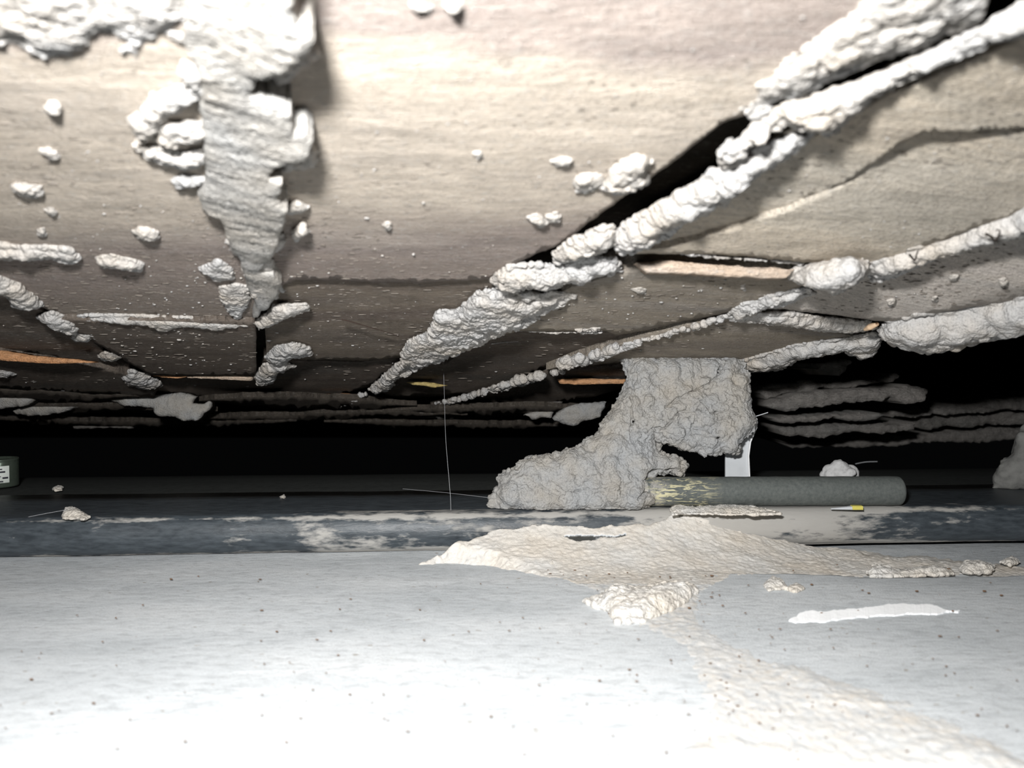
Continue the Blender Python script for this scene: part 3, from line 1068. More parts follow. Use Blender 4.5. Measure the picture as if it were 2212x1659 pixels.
ceiling_mud('mud_clump', 'crumbly tail of mud hanging below the broad crust', 'mud', [
    [(572, 772), (592, 750), (630, 738), (672, 752), (676, 764), (640, 772), (610, 780), (590, 790)], [(548, 812), (570, 786), (612, 778), (640, 790), (600, 806), (590, 826), (560, 834)]], rmin=4, rmax=11, px=2.2)

# the long diagonal tube from upper right to the dark
ceiling_mud('mud_tube', 'big bright mud heap on the upper right of the timber', 'mud tube', [
    {'p': [(1668, 172), (1700, 132), (1790, 70), (1850, 22), (1920, -60), (2140, -80), (2120, 20), (2090, 58), (2040, 66), (2000, 98), (1930, 118), (1850, 150), (1780, 180), (1716, 212), (1684, 200)], 'rmin': 9, 'rmax': 32},
    {'p': [(1600, 236), (1640, 214), (1668, 232), (1664, 256), (1632, 262)], 'rmin': 6, 'rmax': 16},
    {'p': [(1636, 180), (1668, 170), (1700, 200), (1668, 222), (1640, 214)], 'rmin': 6, 'rmax': 14}], pellet=0.8, voxhi=0.42, squeeze=0.45, sink=0.7, rough=0.5, net=0.8, net_size=8)
ceiling_mud('mud_tube', 'lumpy mud ridge under the bright heap at upper right', 'mud tube', [
    {'p': [(1650, 258), (1700, 224), (1800, 196), (1880, 172), (1960, 130), (2050, 100), (2120, 60), (2250, -10), (2280, 60), (2140, 88), (2080, 110), (1960, 170), (1880, 210), (1820, 262), (1790, 290), (1740, 282), (1700, 262)], 'rmin': 8, 'rmax': 24}],
    [[(1560, 340, 44), (1610, 300, 52), (1680, 262, 50)], [(1560, 352, 30), (1640, 330, 26)]], pellet=0.9, voxhi=0.38, sink=0.9, rough=0.5, net=0.7)
ceiling_mud('mud_tube', 'smooth rounded mud tube end along the wide black gap', 'mud tube', [
    {'p': [(1322, 520), (1345, 488), (1400, 452), (1460, 418), (1520, 382), (1600, 335), (1700, 292), (1760, 285), (1720, 322), (1640, 372), (1600, 410), (1570, 440), (1520, 462), (1470, 486), (1420, 520), (1370, 545), (1340, 545)], 'rmin': 8, 'rmax': 30}],
    pellet=0.5, rough=0.3, voxhi=0.36)
ceiling_mud('mud_tube', 'short mud tube segment tucked behind the smooth tube end', 'mud tube', [
    {'p': [(1192, 548), (1230, 520), (1290, 492), (1326, 486), (1330, 520), (1290, 548), (1240, 562), (1200, 566)], 'rmin': 7, 'rmax': 22}], pellet=0.6, px=2.2)
ceiling_mud('mud_tube', 'crumbly mud tube running diagonally down the middle of the timber', 'mud tube', [
    {'p': [(1060, 604), (1088, 574), (1150, 570), (1220, 572), (1290, 552), (1335, 560), (1345, 585), (1290, 596), (1262, 616), (1230, 612), (1180, 628), (1130, 620), (1090, 640)], 'rmin': 6, 'rmax': 22},
    {'p': [(985, 672), (1030, 632), (1090, 620), (1140, 640), (1200, 628), (1240, 634), (1190, 660), (1130, 690), (1140, 706), (1080, 716), (1040, 722), (1000, 700)], 'rmin': 5, 'rmax': 18},
    {'p': [(930, 706), (944, 672), (990, 666), (1030, 690), (1080, 724), (1030, 744), (985, 768), (950, 766), (912, 740)], 'rmin': 5, 'rmax': 14},
    {'p': [(864, 764), (886, 732), (930, 714), (968, 748), (962, 774), (905, 796), (868, 792)], 'rmin': 4, 'rmax': 11},
    {'p': [(796, 842), (840, 800), (872, 776), (890, 782), (862, 812), (845, 838), (812, 852)], 'rmin': 4, 'rmax': 11}],
    [[(790, 850, 16), (740, 872, 14), (700, 894, 11)], [(965, 770, 18), (930, 784, 13)], [(1050, 724, 30), (1130, 700, 26), (1180, 668, 20), (1250, 634, 18)], [(960, 766, 26), (1040, 738, 24)], [(1090, 640, 34), (1180, 634, 30)], [(860, 812, 20), (900, 790, 22)]], px=2.1, pellet=1.2, rough=0.55)

# second tube on the right, running down to the middle
ceiling_mud('mud_tube', 'bright straight mud tube running up to the right edge', 'mud tube', [
    {'p': [(1868, 590), (1885, 565), (1960, 535), (2060, 508), (2140, 478), (2212, 452), (2330, 400), (2330, 452), (2212, 506), (2120, 530), (2000, 564), (1920, 598), (1880, 606)], 'rmin': 7, 'rmax': 24}],
    pellet=0.5, rough=0.3, px=2.4, sink=0.95)
ceiling_mud('mud_clump', 'wedge-shaped mud clump hanging where the tubes meet on the right', 'mud', [
    {'p': [(1695, 592), (1760, 570), (1820, 560), (1874, 562), (1880, 582), (1856, 608), (1802, 636), (1772, 620), (1728, 614)], 'rmin': 6, 'rmax': 24}],
    sink=2.3, pellet=0.6, px=2.2)
ceiling_mud('mud_tube', 'thin mud tube slanting from the wedge-shaped clump down to the left', 'mud tube', [
    {'p': [(1562, 686), (1600, 656), (1670, 632), (1750, 620), (1765, 632), (1700, 652), (1640, 672), (1600, 692)], 'rmin': 5, 'rmax': 14}],
    [[(1570, 684, 24), (1500, 705, 20), (1420, 728, 20), (1350, 748, 26), (1270, 772, 34), (1200, 788, 30)], [(1220, 800, 20), (1120, 822, 24), (1050, 842, 14)],
     [(1150, 822, 16), (1050, 846, 20), (990, 862, 18), (940, 872, 9)]], px=2.2, pellet=1.1)
ceiling_mud('mud_ridge', 'spindle-shaped mud ridge below the wedge-shaped clump', 'mud', [
    {'p': [(1575, 690), (1640, 676), (1700, 674), (1790, 686), (1880, 694), (1896, 708), (1850, 716), (1790, 716), (1730, 706), (1650, 696)], 'rmin': 5, 'rmax': 12}], px=2.2, pellet=0.8)
ceiling_mud('mud_lump', 'large smooth pale mud lump at the right edge of the timber', 'mud', [
    {'p': [(1900, 712), (1912, 690), (1980, 672), (2080, 664), (2140, 650), (2212, 632), (2380, 590), (2380, 700), (2212, 716), (2150, 730), (2080, 746), (2050, 752), (2000, 762), (1960, 752), (1915, 738)], 'rmin': 8, 'rmax': 36}],
    pellet=0.45, rough=0.3, px=2.4, off=-2.2)
ceiling_mud('mud_ridge', 'thin crumbly mud rim joining the column to the smooth lump', 'mud', [
    {'p': [(1345, 796), (1348, 782), (1440, 778), (1560, 776), (1625, 790), (1600, 800), (1500, 798)], 'rmin': 4, 'rmax': 11},
    {'p': [(1580, 796), (1600, 778), (1660, 762), (1720, 742), (1830, 728), (1896, 718), (1902, 742), (1888, 770), (1862, 772), (1824, 758), (1796, 764), (1720, 776), (1690, 798), (1650, 800), (1620, 804)], 'rmin': 4, 'rmax': 15}], px=2.2, pellet=0.9)
ceiling_mud('mud_ridge', 'narrow crumb-edged lip above the pale orange split face', 'mud', [], [
    [(1440, 541, 9), (1500, 548, 11), (1560, 556, 12), (1640, 560, 11), (1740, 568, 8)]], px=2.0, pellet=0.8)
ceiling_mud('mud_ridge', 'narrow mud-edged ledge below the middle of the diagonal tube', 'mud', [], [
    [(1120, 714, 7), (1200, 718, 8), (1300, 718, 8)], [(1245, 712, 14), (1300, 710, 16)]], px=2.0, pellet=0.8)
ceiling_mud('mud_ridge', 'pale mud ledge running straight across to the broad crust on the left', 'mud', [
    {'p': [(155, 690), (172, 680), (260, 679), (400, 684), (540, 692), (548, 704), (470, 714), (400, 706), (345, 718), (325, 704), (240, 698)], 'rmin': 4, 'rmax': 10}], px=2.2, pellet=0.5, rough=0.2)
ceiling_mud('mud_tube', 'crumbling mud trail slanting across the far left of the timber', 'mud tube', [
    {'p': [(-60, 570), (10, 600), (40, 612), (85, 650), (95, 660), (60, 668), (28, 660), (20, 640), (-60, 620)], 'rmin': 4, 'rmax': 13},
    {'p': [(80, 685), (110, 672), (150, 684), (172, 706), (160, 722), (140, 718), (110, 706)], 'rmin': 4, 'rmax': 11},
    {'p': [(155, 728), (180, 712), (208, 718), (206, 732), (165, 738)], 'rmin': 4, 'rmax': 10},
    {'p': [(212, 768), (230, 760), (262, 764), (258, 774), (240, 780), (215, 774)], 'rmin': 4, 'rmax': 8},
    {'p': [(258, 810), (280, 798), (310, 806), (345, 822), (350, 834), (320, 842), (275, 832)], 'rmin': 4, 'rmax': 10}], px=2.2, pellet=1.2)
ceiling_mud('mud_clump', 'dim grey mud clump under the orange split edge at far left', 'mud', [
    {'p': [(-60, 790), (0, 788), (38, 796), (40, 808), (10, 814), (-60, 812)], 'rmin': 4, 'rmax': 10}, {'p': [(62, 812), (88, 812), (80, 826), (64, 826)], 'rmin': 3, 'rmax': 6},
    {'p': [(118, 838), (140, 832), (148, 842), (135, 848)], 'rmin': 3, 'rmax': 6}], px=2.2)

# loose flaps of mud in the dark at the left
def flap(label, poly, y, seed, deep=6):
    o = slab('mud_flap', poly, y, deep, MUD_COL, 3.0, seed, parent=None, bulge=1.6, rough=0.9, step=3.5)
    return tag(o, label, 'mud')


flap('grey mud flap with a ragged right end below the left timber', [(198, 842), (260, 845), (330, 853), (398, 851), (420, 858), (412, 870), (432, 872), (458, 864), (450, 885), (425, 910), (396, 911), (370, 898), (340, 898), (330, 882), (260, 872)], 0.335, 201)
flap('dim flat mud flap at the far left edge of the dark gap', [(-120, 846), (0, 845), (88, 848), (70, 862), (56, 876), (0, 884), (-120, 880)], 0.33, 202)
flap('dim pointed mud flap between two other flaps on the left', [(60, 868), (110, 866), (195, 870), (150, 884), (120, 892), (70, 898), (30, 890)], 0.345, 203)
flap('dim grey mud flap left of the column under the timber', [(1195, 905), (1215, 884), (1250, 872), (1310, 868), (1296, 900), (1262, 908), (1240, 920), (1225, 918)], 0.345, 204)
flap('small dim mud flake in the gap left of the column', [(1130, 896), (1160, 884), (1195, 886), (1190, 900), (1150, 906)], 0.36, 205)

# clumps stuck on the timber one by one
for lab, polys, rmin, rmax, sk, *of_ in [
        ('curled bright mud clump at the edge of the wide black gap', [[(1310, 388), (1335, 352), (1385, 332), (1408, 350), (1395, 375), (1400, 395), (1370, 412), (1325, 416), (1295, 408)]], 6, 15, 0.9),
        ('hollow mud crumb group beside the curled bright clump', [[(1236, 395), (1250, 378), (1300, 376), (1310, 392), (1280, 410), (1260, 418), (1245, 412)]], 4, 8, 0.4),
        ('mud clump with a long shadow below the curled bright clump', [[(1136, 468), (1160, 462), (1182, 480), (1172, 488), (1150, 482)], [(1182, 466), (1205, 456), (1208, 476), (1192, 480)]], 4, 8, 0.9),
        ('small mud clump pair above the curled bright clump', [[(1186, 348), (1210, 338), (1232, 345), (1228, 356), (1200, 358)]], 4, 7, 0.5),
        ('mud clump alone on the left of the timber above the ledges', [[(282, 500), (300, 490), (335, 496), (342, 512), (325, 522), (300, 516)]], 4, 9, 0.8),
        ('flat bright mud chip at the far left of the timber', [[(24, 402), (50, 396), (90, 402), (92, 418), (70, 424), (40, 418)]], 5, 10, 1.0),
        ('small mud chip below the flat bright chip at far left', [[(92, 450), (110, 446), (124, 458), (112, 468)]], 4, 7, 0.8),
        ('tiny mud chip left of the clump alone on the timber', [[(76, 495), (96, 490), (102, 506), (88, 510)]], 3, 6, 0.6),
        ('blurred round mud chip near the top left crust', [[(96, 228), (116, 220), (130, 236), (118, 248), (104, 242)]], 5, 9, 0.8),
        ('thin mud chip on the timber left of the hollow crust', [[(85, 322), (110, 322), (124, 336), (110, 342)]], 4, 6, 0.5),
        ('long mud ledge with hanging lip at the left edge', [[(-80, 530), (0, 528), (80, 532), (150, 538), (172, 556), (160, 568), (120, 556), (60, 560), (30, 556), (-80, 560)]], 6, 13, 0.7),
        ('crumbly mud clump at the right end of the left ledge', [[(206, 556), (240, 550), (290, 560), (312, 570), (305, 584), (270, 582), (240, 578), (215, 572)]], 4, 11, 0.6),
        ('bright double mud spot at the top centre of the timber', [[(880, 10), (900, 2), (935, 12), (932, 26), (905, 26)]], 6, 10, 0.6),
        ('single bright mud spot at the top centre of the timber', [[(966, 8), (985, 2), (996, 14), (986, 26), (970, 22)]], 6, 10, 0.6),
        ('small mud chip below the middle of the diagonal tube', [[(1358, 622), (1380, 616), (1397, 624), (1392, 636), (1375, 630)]], 3, 6, 0.8),
        ('mud grain with a shadow left of centre on the timber', [[(826, 484), (840, 480), (848, 492), (838, 498)]], 3, 5, 0.8),
        ('mud grain near the middle of the pale timber', [[(1020, 330), (1040, 325), (1044, 342), (1028, 344)]], 3, 6, 0.6),
        ('first round mud grain below the pale orange split face', [[(1596, 612), (1612, 610), (1614, 626), (1600, 626)]], 3, 6, 0.8),
        ('second smaller round mud grain below the pale orange split face', [[(1510, 620), (1522, 618), (1522, 628), (1512, 628)]], 3, 5, 0.8),
        ('round mud grain above the large smooth lump', [[(1916, 648), (1930, 646), (1930, 662), (1918, 662)]], 3, 6, 0.9, -2.0),
        ('round mud grain nearest the bright straight tube at the right edge', [[(2156, 602), (2172, 600), (2174, 616), (2160, 616)]], 3, 6, 0.9, -3.0),
        ('twin mud grains in a row between bright tube and smooth lump', [[(2050, 594), (2068, 594), (2066, 606), (2052, 604)]], 3, 5, 0.7, -1.4),
        ('mud grain lying against the top of the smooth lump', [[(2012, 642), (2024, 640), (2026, 652), (2014, 652)]], 3, 5, 0.8, -2.8)]:
    ceiling_mud('mud_clump', lab, 'mud', polys, rmin=rmin, rmax=rmax, sink=sk, px=2.2, pellet=0.6, voxhi=0.34, off=of_[0] if of_ else 0.0)

# fine crumbs everywhere on the timber: nobody could count them
rng = np.random.default_rng(77)
cv, cf, k = [], [], 0
ps = rng.uniform((0, 0), (2212, 840), (2600, 2))
lim = np.array([835 if x < 1350 else 780 - (x - 1350) * 0.16 for x in ps[:, 0]])
ps = ps[ps[:, 1] < lim]
near = [(560, 300, 120), (560, 590, 110), (1080, 680, 90), (1900, 620, 150), (480, 680, 130), (350, 740, 160), (1250, 600, 120), (1450, 650, 150), (650, 600, 60)]
keep = rng.uniform(size=len(ps)) < 0.16
for (x, y, r_) in near:
    keep |= (np.hypot(ps[:, 0] - x, ps[:, 1] - y) < r_) & (rng.uniform(size=len(ps)) < 0.6)
ps = ps[keep]


def on_planks(p):
    """keep points that lie on a timber layer and not under mud; returns them with that layer's offset in metres"""
    best = np.full(len(p), 99.0)
    for b, off in PLANKS:
        m = inside(p, b)
        m[m] &= seg_dist(p[m], b, True) > 5
        o_ = off(p) if callable(off) else np.full(len(p), float(off))
        best = np.where(m, np.minimum(best, o_), best)
    ok = best < 50
    for b in MUDS:
        ok &= ~inside(p, b)
    return p[ok], best[ok] * MM


ps, po = on_planks(ps)
R = rng.uniform(0.7, 2.0, len(ps)) * np.where(rng.uniform(size=len(ps)) < 0.05, 1.9, 1.0)
c, r = ceil_balls(ps, R, 0.4, po)
r = np.stack([r[:, 0] * rng.uniform(0.9, 2.0, len(ps)), r[:, 0] * 1.1, r[:, 0] * 0.8], 1)
# splinters and dust ridges lying along the grain
pf = rng.uniform((0, 120), (2212, 830), (5200, 2))
lim = np.array([828 if x < 1350 else 775 - (x - 1350) * 0.16 for x in pf[:, 0]])
pf = pf[pf[:, 1] < lim]
pf = pf[rng.uniform(size=len(pf)) < np.clip((pf[:, 1] - 60) / 600, 0.12, 1)]
pf, fo = on_planks(pf)
cf_, rf_ = ceil_balls(pf, rng.uniform(0.6, 1.3, len(pf)), 0.2, fo)
rf_ = np.stack([rf_[:, 0] * rng.uniform(2.5, 9, len(pf)), rf_[:, 0] * 1.2, rf_[:, 0] * 0.7], 1)


def flakes(c, r, rng):
    V, Fs = [], []
    n = len(ICO_V)
    for k in range(len(c)):
        a = rng.normal(0, 0.12) + (0.2 if c[k][0] > 0.03 else 0)
        vv = ICO_V * r[k] * (1 + 0.25 * rng.uniform(-1, 1, (n, 1)))
        V.append(np.stack([vv[:, 0] * math.cos(a) - vv[:, 1] * math.sin(a), vv[:, 0] * math.sin(a) + vv[:, 1] * math.cos(a), vv[:, 2]], 1) + c[k])
        Fs.append(ICO_F + n * k)
    return np.concatenate(V), np.concatenate(Fs)


v, f = flakes(c, r, rng)
vs_, fs_ = flakes(cf_, rf_, rng)
tag(mesh_obj('dust_splinters', vs_, fs_, plain('dusty_splinter', (0.21, 0.185, 0.16), 0.95, 0.1), ceil), 'fine dusty splinters raised along the grain of the timber', kind='stuff')
o = mesh_obj('mud_crumbs', v, f, MUD, ceil)
tag(o, 'fine pale mud crumbs scattered over the timber underside', kind='stuff')

# ---------------------------------------------------------------- the mud column, rod and strip
ROD_Y, ROD_R = 0.2500, 0.0046
rod_x0, rod_x1 = 0.026, 0.1228
ang = math.atan(0.02)


def lathe_x(prof, seg=48):
    V, Q = [], []
    for (x, r) in prof:
        for s in range(seg):
            a = 2 * math.pi * s / seg
            V.append((x, r * math.cos(a), r * math.sin(a)))
    n = len(prof)
    for i in range(n - 1):
        for s in range(seg):
            t = (s + 1) % seg
            Q.append((i * seg + s, i * seg + t, (i + 1) * seg + t, (i + 1) * seg + s))
    return np.array(V), np.array(Q)


L_ = rod_x1 - rod_x0
prof = [(0, 0.0001), (0, ROD_R)] + [(x, ROD_R + 0.00004 * math.sin(x * 900)) for x in np.linspace(0.002, L_ - 0.0012, 40)] + [(L_ - 0.0006, ROD_R - 0.00012), (L_ - 0.0001, ROD_R - 0.0006), (L_, ROD_R - 0.0012), (L_ - 0.0001, 0.0001)]
v, q = lathe_x(prof)
rod = mesh_obj('plastic_rod', v, q, ROD)
rod.location = (rod_x0, ROD_Y, 0.0119 + ROD_R + 0.0001)
rod.rotation_euler = (0, 0, ang)
tag(rod, 'dark grey plastic rod with yellow scratches lying on the metal strip', 'rod')

# column
up_poly = [(1338, 772), (1626, 772), (1600, 800), (1618, 806), (1620, 850), (1624, 884), (1634, 910), (1628, 932), (1612, 946), (1600, 962), (1594, 980), (1566, 976), (1548, 982), (1524, 984), (1490, 972), (1462, 966), (1438, 958),
           (1412, 948), (1418, 966), (1424, 980), (1300, 980), (1262, 960), (1292, 944), (1296, 920), (1316, 894), (1332, 866), (1346, 836), (1354, 812), (1348, 794)]
low_poly = [(1270, 948), (1330, 925), (1410, 950), (1420, 976), (1446, 984), (1474, 990), (1488, 1004), (1480, 1024), (1430, 1022), (1404, 1028), (1400, 1050), (1418, 1066), (1414, 1082), (1398, 1104), (1350, 1108), (1280, 1111), (1160, 1108),
            (1066, 1102), (1054, 1092), (1062, 1064), (1078, 1050), (1076, 1036), (1084, 1018), (1112, 1014), (1120, 1002), (1142, 990), (1166, 984), (1206, 982), (1218, 972), (1250, 964)]
rng = np.random.default_rng(5)
a, ra = fill_points(up_poly, 6, 26, rng, 1.1)
b, rb = fill_points(low_poly, 7, 30, rng, 1.1)
PP, RR = np.concatenate([a, b]), np.concatenate([ra, rb])
# the column leans: its head is under the timber edge, its foot sits on the strip in front of the rod
kk = np.clip((PP[:, 1] - 780) / 320.0, 0, 1)
yc = 0.2630 - 0.0150 * kk ** 1.1 + rng.uniform(-1, 1, len(PP)) * 0.0022
rw = RR * yc / F
c = at_depth(PP, yc)
rad = np.stack([rw, rw * 1.25, rw], 1)
col_cracks = [
    (np.array([(1371, 790), (1370, 820), (1364, 858), (1366, 905), (1364, 950), (1380, 975)]), 1.6, 0.6),
    (np.array([(1560, 785), (1550, 815), (1530, 830), (1490, 848), (1468, 862), (1440, 880)]), 1.8, 0.75),
    (np.array([(1370, 928), (1400, 932), (1440, 922), (1450, 905), (1470, 890), (1510, 880)]), 1.7, 0.7),
    (np.array([(1510, 860), (1540, 892), (1575, 884), (1600, 900)]), 1.5, 0.6),
    (np.array([(1598, 962), (1612, 950), (1628, 932)]), 1.5, 0.6),
    (np.array([(1480, 1012), (1446, 1018), (1406, 1018), (1400, 1032), (1396, 1060), (1380, 1082)]), 1.7, 0.8),
    (np.array([(1490, 900), (1500, 925), (1530, 930), (1560, 950)]), 1.4, 0.5),
    (np.array([(1180, 1045), (1190, 1038), (1230, 1060), (1300, 1056), (1340, 1050)]), 1.2, 0.4)]
col_cracks = [(l, w * 1.5, d * 1.7) for l, w, d in col_cracks]
column = lump_mesh('mud_column', c, rad, 0.21 * MM, MUD_COL, 501, 0.34, 1.25, 0.0, False, 5, col_cracks, floor_z=0.0121, squash=0.2, net=0.55, net_size=7.0)
tag(column, 'crumbly grey mud column standing on the metal strip and reaching the timber', 'mud column')

# pale strip behind the column
sp = [(1567, 1070), (1567, 980), (1560, 900), (1560, 800), (1596, 796), (1616, 800), (1619, 850), (1624, 884), (1635, 905), (1635, 924), (1622, 955), (1618, 985), (1622, 1068)]
YS = 0.2640


def slab_y(poly, y, deep, mat, name, parent, seed=0):
    v2 = np.array(poly, float)
    a = at_depth(v2, y)
    b = a + np.array([0, deep * MM, 0])
    n = len(a)
    V = np.concatenate([a, b])
    me = bpy.data.meshes.new(name)
    me.from_pydata(V.tolist(), [], [list(range(n))[::-1], list(range(n, 2 * n))] + [[i, (i + 1) % n, (i + 1) % n + n, i + n] for i in range(n)])
    me.materials.append(mat)
    o = bpy.data.objects.new(name, me)
    C.objects.link(o)
    o.parent = parent
    return o


pst = empty('plastic_strip', (0, 0, 0))
tag(pst, 'pale grey plastic strip standing behind the rod, half covered by the mud column', 'strip')
slab_y(sp, YS, 0.9, STRIP, 'strip_body', pst)
edge = [(1619, 1068), (1615, 985), (1619, 955), (1632, 924), (1632, 905), (1621, 884), (1616, 850), (1613, 800), (1616, 800), (1619.5, 850), (1624.5, 884), (1636, 905), (1636, 924), (1622.5, 955), (1618.5, 985), (1622.5, 1068)]
slab_y(edge, YS - 0.0006, 1.6, STRIP_E, 'raised_edge', pst)['label'] = 'white raised edge'


def thread(name, pts, r, mat, res=5, parent=None):
    """a thin round strand through 3-D points"""
    pts = np.asarray(pts, float)
    # resample smoothly
    t = np.linspace(0, len(pts) - 1, max(2, (len(pts) - 1) * 8 + 1))
    i = np.minimum(t.astype(int), len(pts) - 2)
    u = (t - i)[:, None]
    p0 = pts[np.maximum(i - 1, 0)]
    p1, p2 = pts[i], pts[i + 1]
    p3 = pts[np.minimum(i + 2, len(pts) - 1)]
    c = 0.5 * ((2 * p1) + (-p0 + p2) * u + (2 * p0 - 5 * p1 + 4 * p2 - p3) * u ** 2 + (-p0 + 3 * p1 - 3 * p2 + p3) * u ** 3)
    d = np.gradient(c, axis=0)
    d /= np.maximum(np.linalg.norm(d, axis=1, keepdims=True), 1e-12)
    ref = np.array([0.31, 0.2, 0.93])
    s = np.cross(d, ref)
    s /= np.maximum(np.linalg.norm(s, axis=1, keepdims=True), 1e-12)
    w = np.cross(d, s)
    rr = np.full(len(c), r) if np.isscalar(r) else np.interp(t, np.arange(len(pts)), r)
    V = np.concatenate([c + rr[:, None] * (s * math.cos(2 * math.pi * k / res) + w * math.sin(2 * math.pi * k / res)) for k in range(res)])
    n = len(c)
    Q = []
    for k in range(res):
        m = (k + 1) % res
        for j in range(n - 1):
            Q.append((k * n + j, k * n + j + 1, m * n + j + 1, m * n + j))
    return mesh_obj(name, V, np.array(Q), mat, parent)


o = thread('bristle', at_depth([(1630, 900), (1640, 897), (1659, 891)], 0.261), 0.00016, STRIP)
tag(o, 'short pale bristle sticking out beside the mud column', 'bristle')
o = thread('fibre', at_depth([(1848, 1002), (1870, 998), (1895, 997)], 0.40), 0.00022, STRIP)
tag(o, 'faint thin fibre in the dark above the rod', 'fibre')

# pellet behind the rod
rng = np.random.default_rng(3)
pc = at_depth([(1812, 1020)], 0.2630)[0]
cc = np.concatenate([pc[None], pc[None] + rng.normal(0, 0.0012, (26, 3))])
cc[:, 2] = np.maximum(cc[:, 2], 0.0140)
cb = np.array([pc + np.array([dx, 0.0004 * dx, -0.0015 * k - 0.001]) for k in range(4) for dx in (-0.0012, 0.0012)])
rr = np.concatenate([[0.0036], rng.uniform(0.0016, 0.0026, 26), np.full(8, 0.0021)])
o = lump_mesh('clay_pellet', np.concatenate([cc, cb]), rr, 0.28 * MM, PELLET, 611, 0.25, 0.6, 0.0, False, 2, floor_z=0.0119)
tag(o, 'rounded pale clay pellet standing behind the dark rod', 'pellet')

# yellow-tipped sliver under the rod
yv = at_depth([(1795, 1102), (1862, 1104)], 0.2446)
sl = empty('wood_sliver', tuple(yv.mean(0) * np.array([1, 1, 0]) + np.array([0, 0, 0.0121])))
tag(sl, 'small yellow-tipped wood sliver lying under the rod', 'sliver')


def sliver(name, a, b, hw, hh, mat, parent, taper=1.0):
    a, b = np.array(a), np.array(b)
    V = []
    for p, t in ((a, taper), (b, 1.0)):
        for dy, dz in ((-hw, 0), (hw, 0), (hw * 0.8, hh), (-hw * 0.7, hh * 0.9)):
            V.append(p + np.array([0, dy * t, dz * t]))
    f = np.array([[0, 1, 2, 3], [7, 6, 5, 4], [0, 4, 5, 1], [1, 5, 6, 2], [2, 6, 7, 3], [3, 7, 4, 0]])
    return mesh_obj(name, np.array(V), f, mat, parent, False)


x0, x1 = yv[0, 0], yv[1, 0]
ysl = 0.2446
sliver('shaft', (x0, ysl, 0.0121), (x0 + (x1 - x0) * 0.66, ysl, 0.0121), 0.0008, 0.0010, STRIP, sl, 0.35)
sliver('tip', (x0 + (x1 - x0) * 0.66, ysl, 0.0121), (x1, ysl, 0.0121), 0.0009, 0.0012, plain('yellow_paint', (0.62, 0.55, 0.12), 0.6), sl, 1.0)['label'] = 'yellow tip'

# ---------------------------------------------------------------- mud washed over the strip and the concrete
gx = np.linspace(-0.045, 0.20, 620)
gy = np.concatenate([np.linspace(0.104, 0.19, 130), np.linspace(0.1905, 0.262, 330)])
X, Y = np.meshgrid(gx, gy)
Xf, Yf = X.ravel(), Y.ravel()
# ramp from the concrete up over the nose
front = strip_y(Xf)
tt = np.clip((Yf - (front - 0.027)) / 0.030, 0, 1)
P3 = np.stack([Xf, Yf, np.zeros_like(Xf)], 1)
lump = fbm(P3 / (9 * MM), 41, 4)
fine = fbm(P3 / (np.array([2.2, 1.6, 1]) * MM), 43, 4)
Z = 0.0128 * (0.22 * tt + 0.78 * tt ** 2.4)
Z = np.where(Yf > front + 0.003, 0.0122 + 0.0004 * lump, Z)
tk = np.clip(tt * 2.2, 0, 1)
Z = Z * (1 - 0.92 * np.clip((Xf - 0.045) / 0.05, 0, 1) * np.where(Yf > front - 0.03, 1, 0))
Z += 0.00045 * lump * (0.2 + tk) + 0.00022 * fine * (0.25 + 0.75 * tk) + 0.00015 + 0.0005 * tk + 0.0002 * fbm(P3 / (0.9 * MM), 46, 2)
# outline seen in the photo
pp = project(np.stack([Xf, Yf, np.maximum(Z, 0)], 1))
out = np.array([(905, 1190), (960, 1160), (1020, 1140), (1080, 1122), (1130, 1116), (1230, 1117), (1330, 1116), (1420, 1106), (1452, 1084), (1470, 1092), (1560, 1088), (1620, 1090), (1660, 1104), (1740, 1112), (1790, 1130), (1830, 1150), (1880, 1164), (1930, 1170),
                (2000, 1174), (2100, 1186), (2330, 1206), (2400, 1243), (1900, 1250), (1700, 1254), (1580, 1262), (1560, 1300), (1700, 1360), (1850, 1400), (2100, 1480), (2300, 1600), (2400, 1760), (1400, 1760), (1380, 1640), (1440, 1520), (1420, 1440), (1330, 1390), (1270, 1330), (1200, 1272), (1120, 1236), (1060, 1212), (1000, 1196)], float)
ins = inside(pp, out)
dd = seg_dist(pp, out, True)
dd = np.where(ins, dd, -dd) + 9 * fbm(np.stack([pp[:, 0] / 26, pp[:, 1] / 16, 0 * pp[:, 0]], 1), 47, 4)
k = np.clip((dd + 3) / np.interp(Yf, [0.13, 0.165, 0.2, 0.212], [110.0, 85.0, 60.0, 24.0]), 0, 1)
ns = front + 0.0009
un = np.clip((Yf - ns) / 0.0042, 0, 1)
under = 0.006 + 0.0056 * np.sqrt(np.maximum(1 - (1 - un) ** 2, 0))
low = Yf < ns
base = np.where(low, floor_h(Xf, Yf), under)
bare = (~low) & (Z * k < base - 0.0004)
Z = np.where(low, base + Z * k - 0.0012 * (1 - k), np.maximum(Z * k, base - 0.0008))
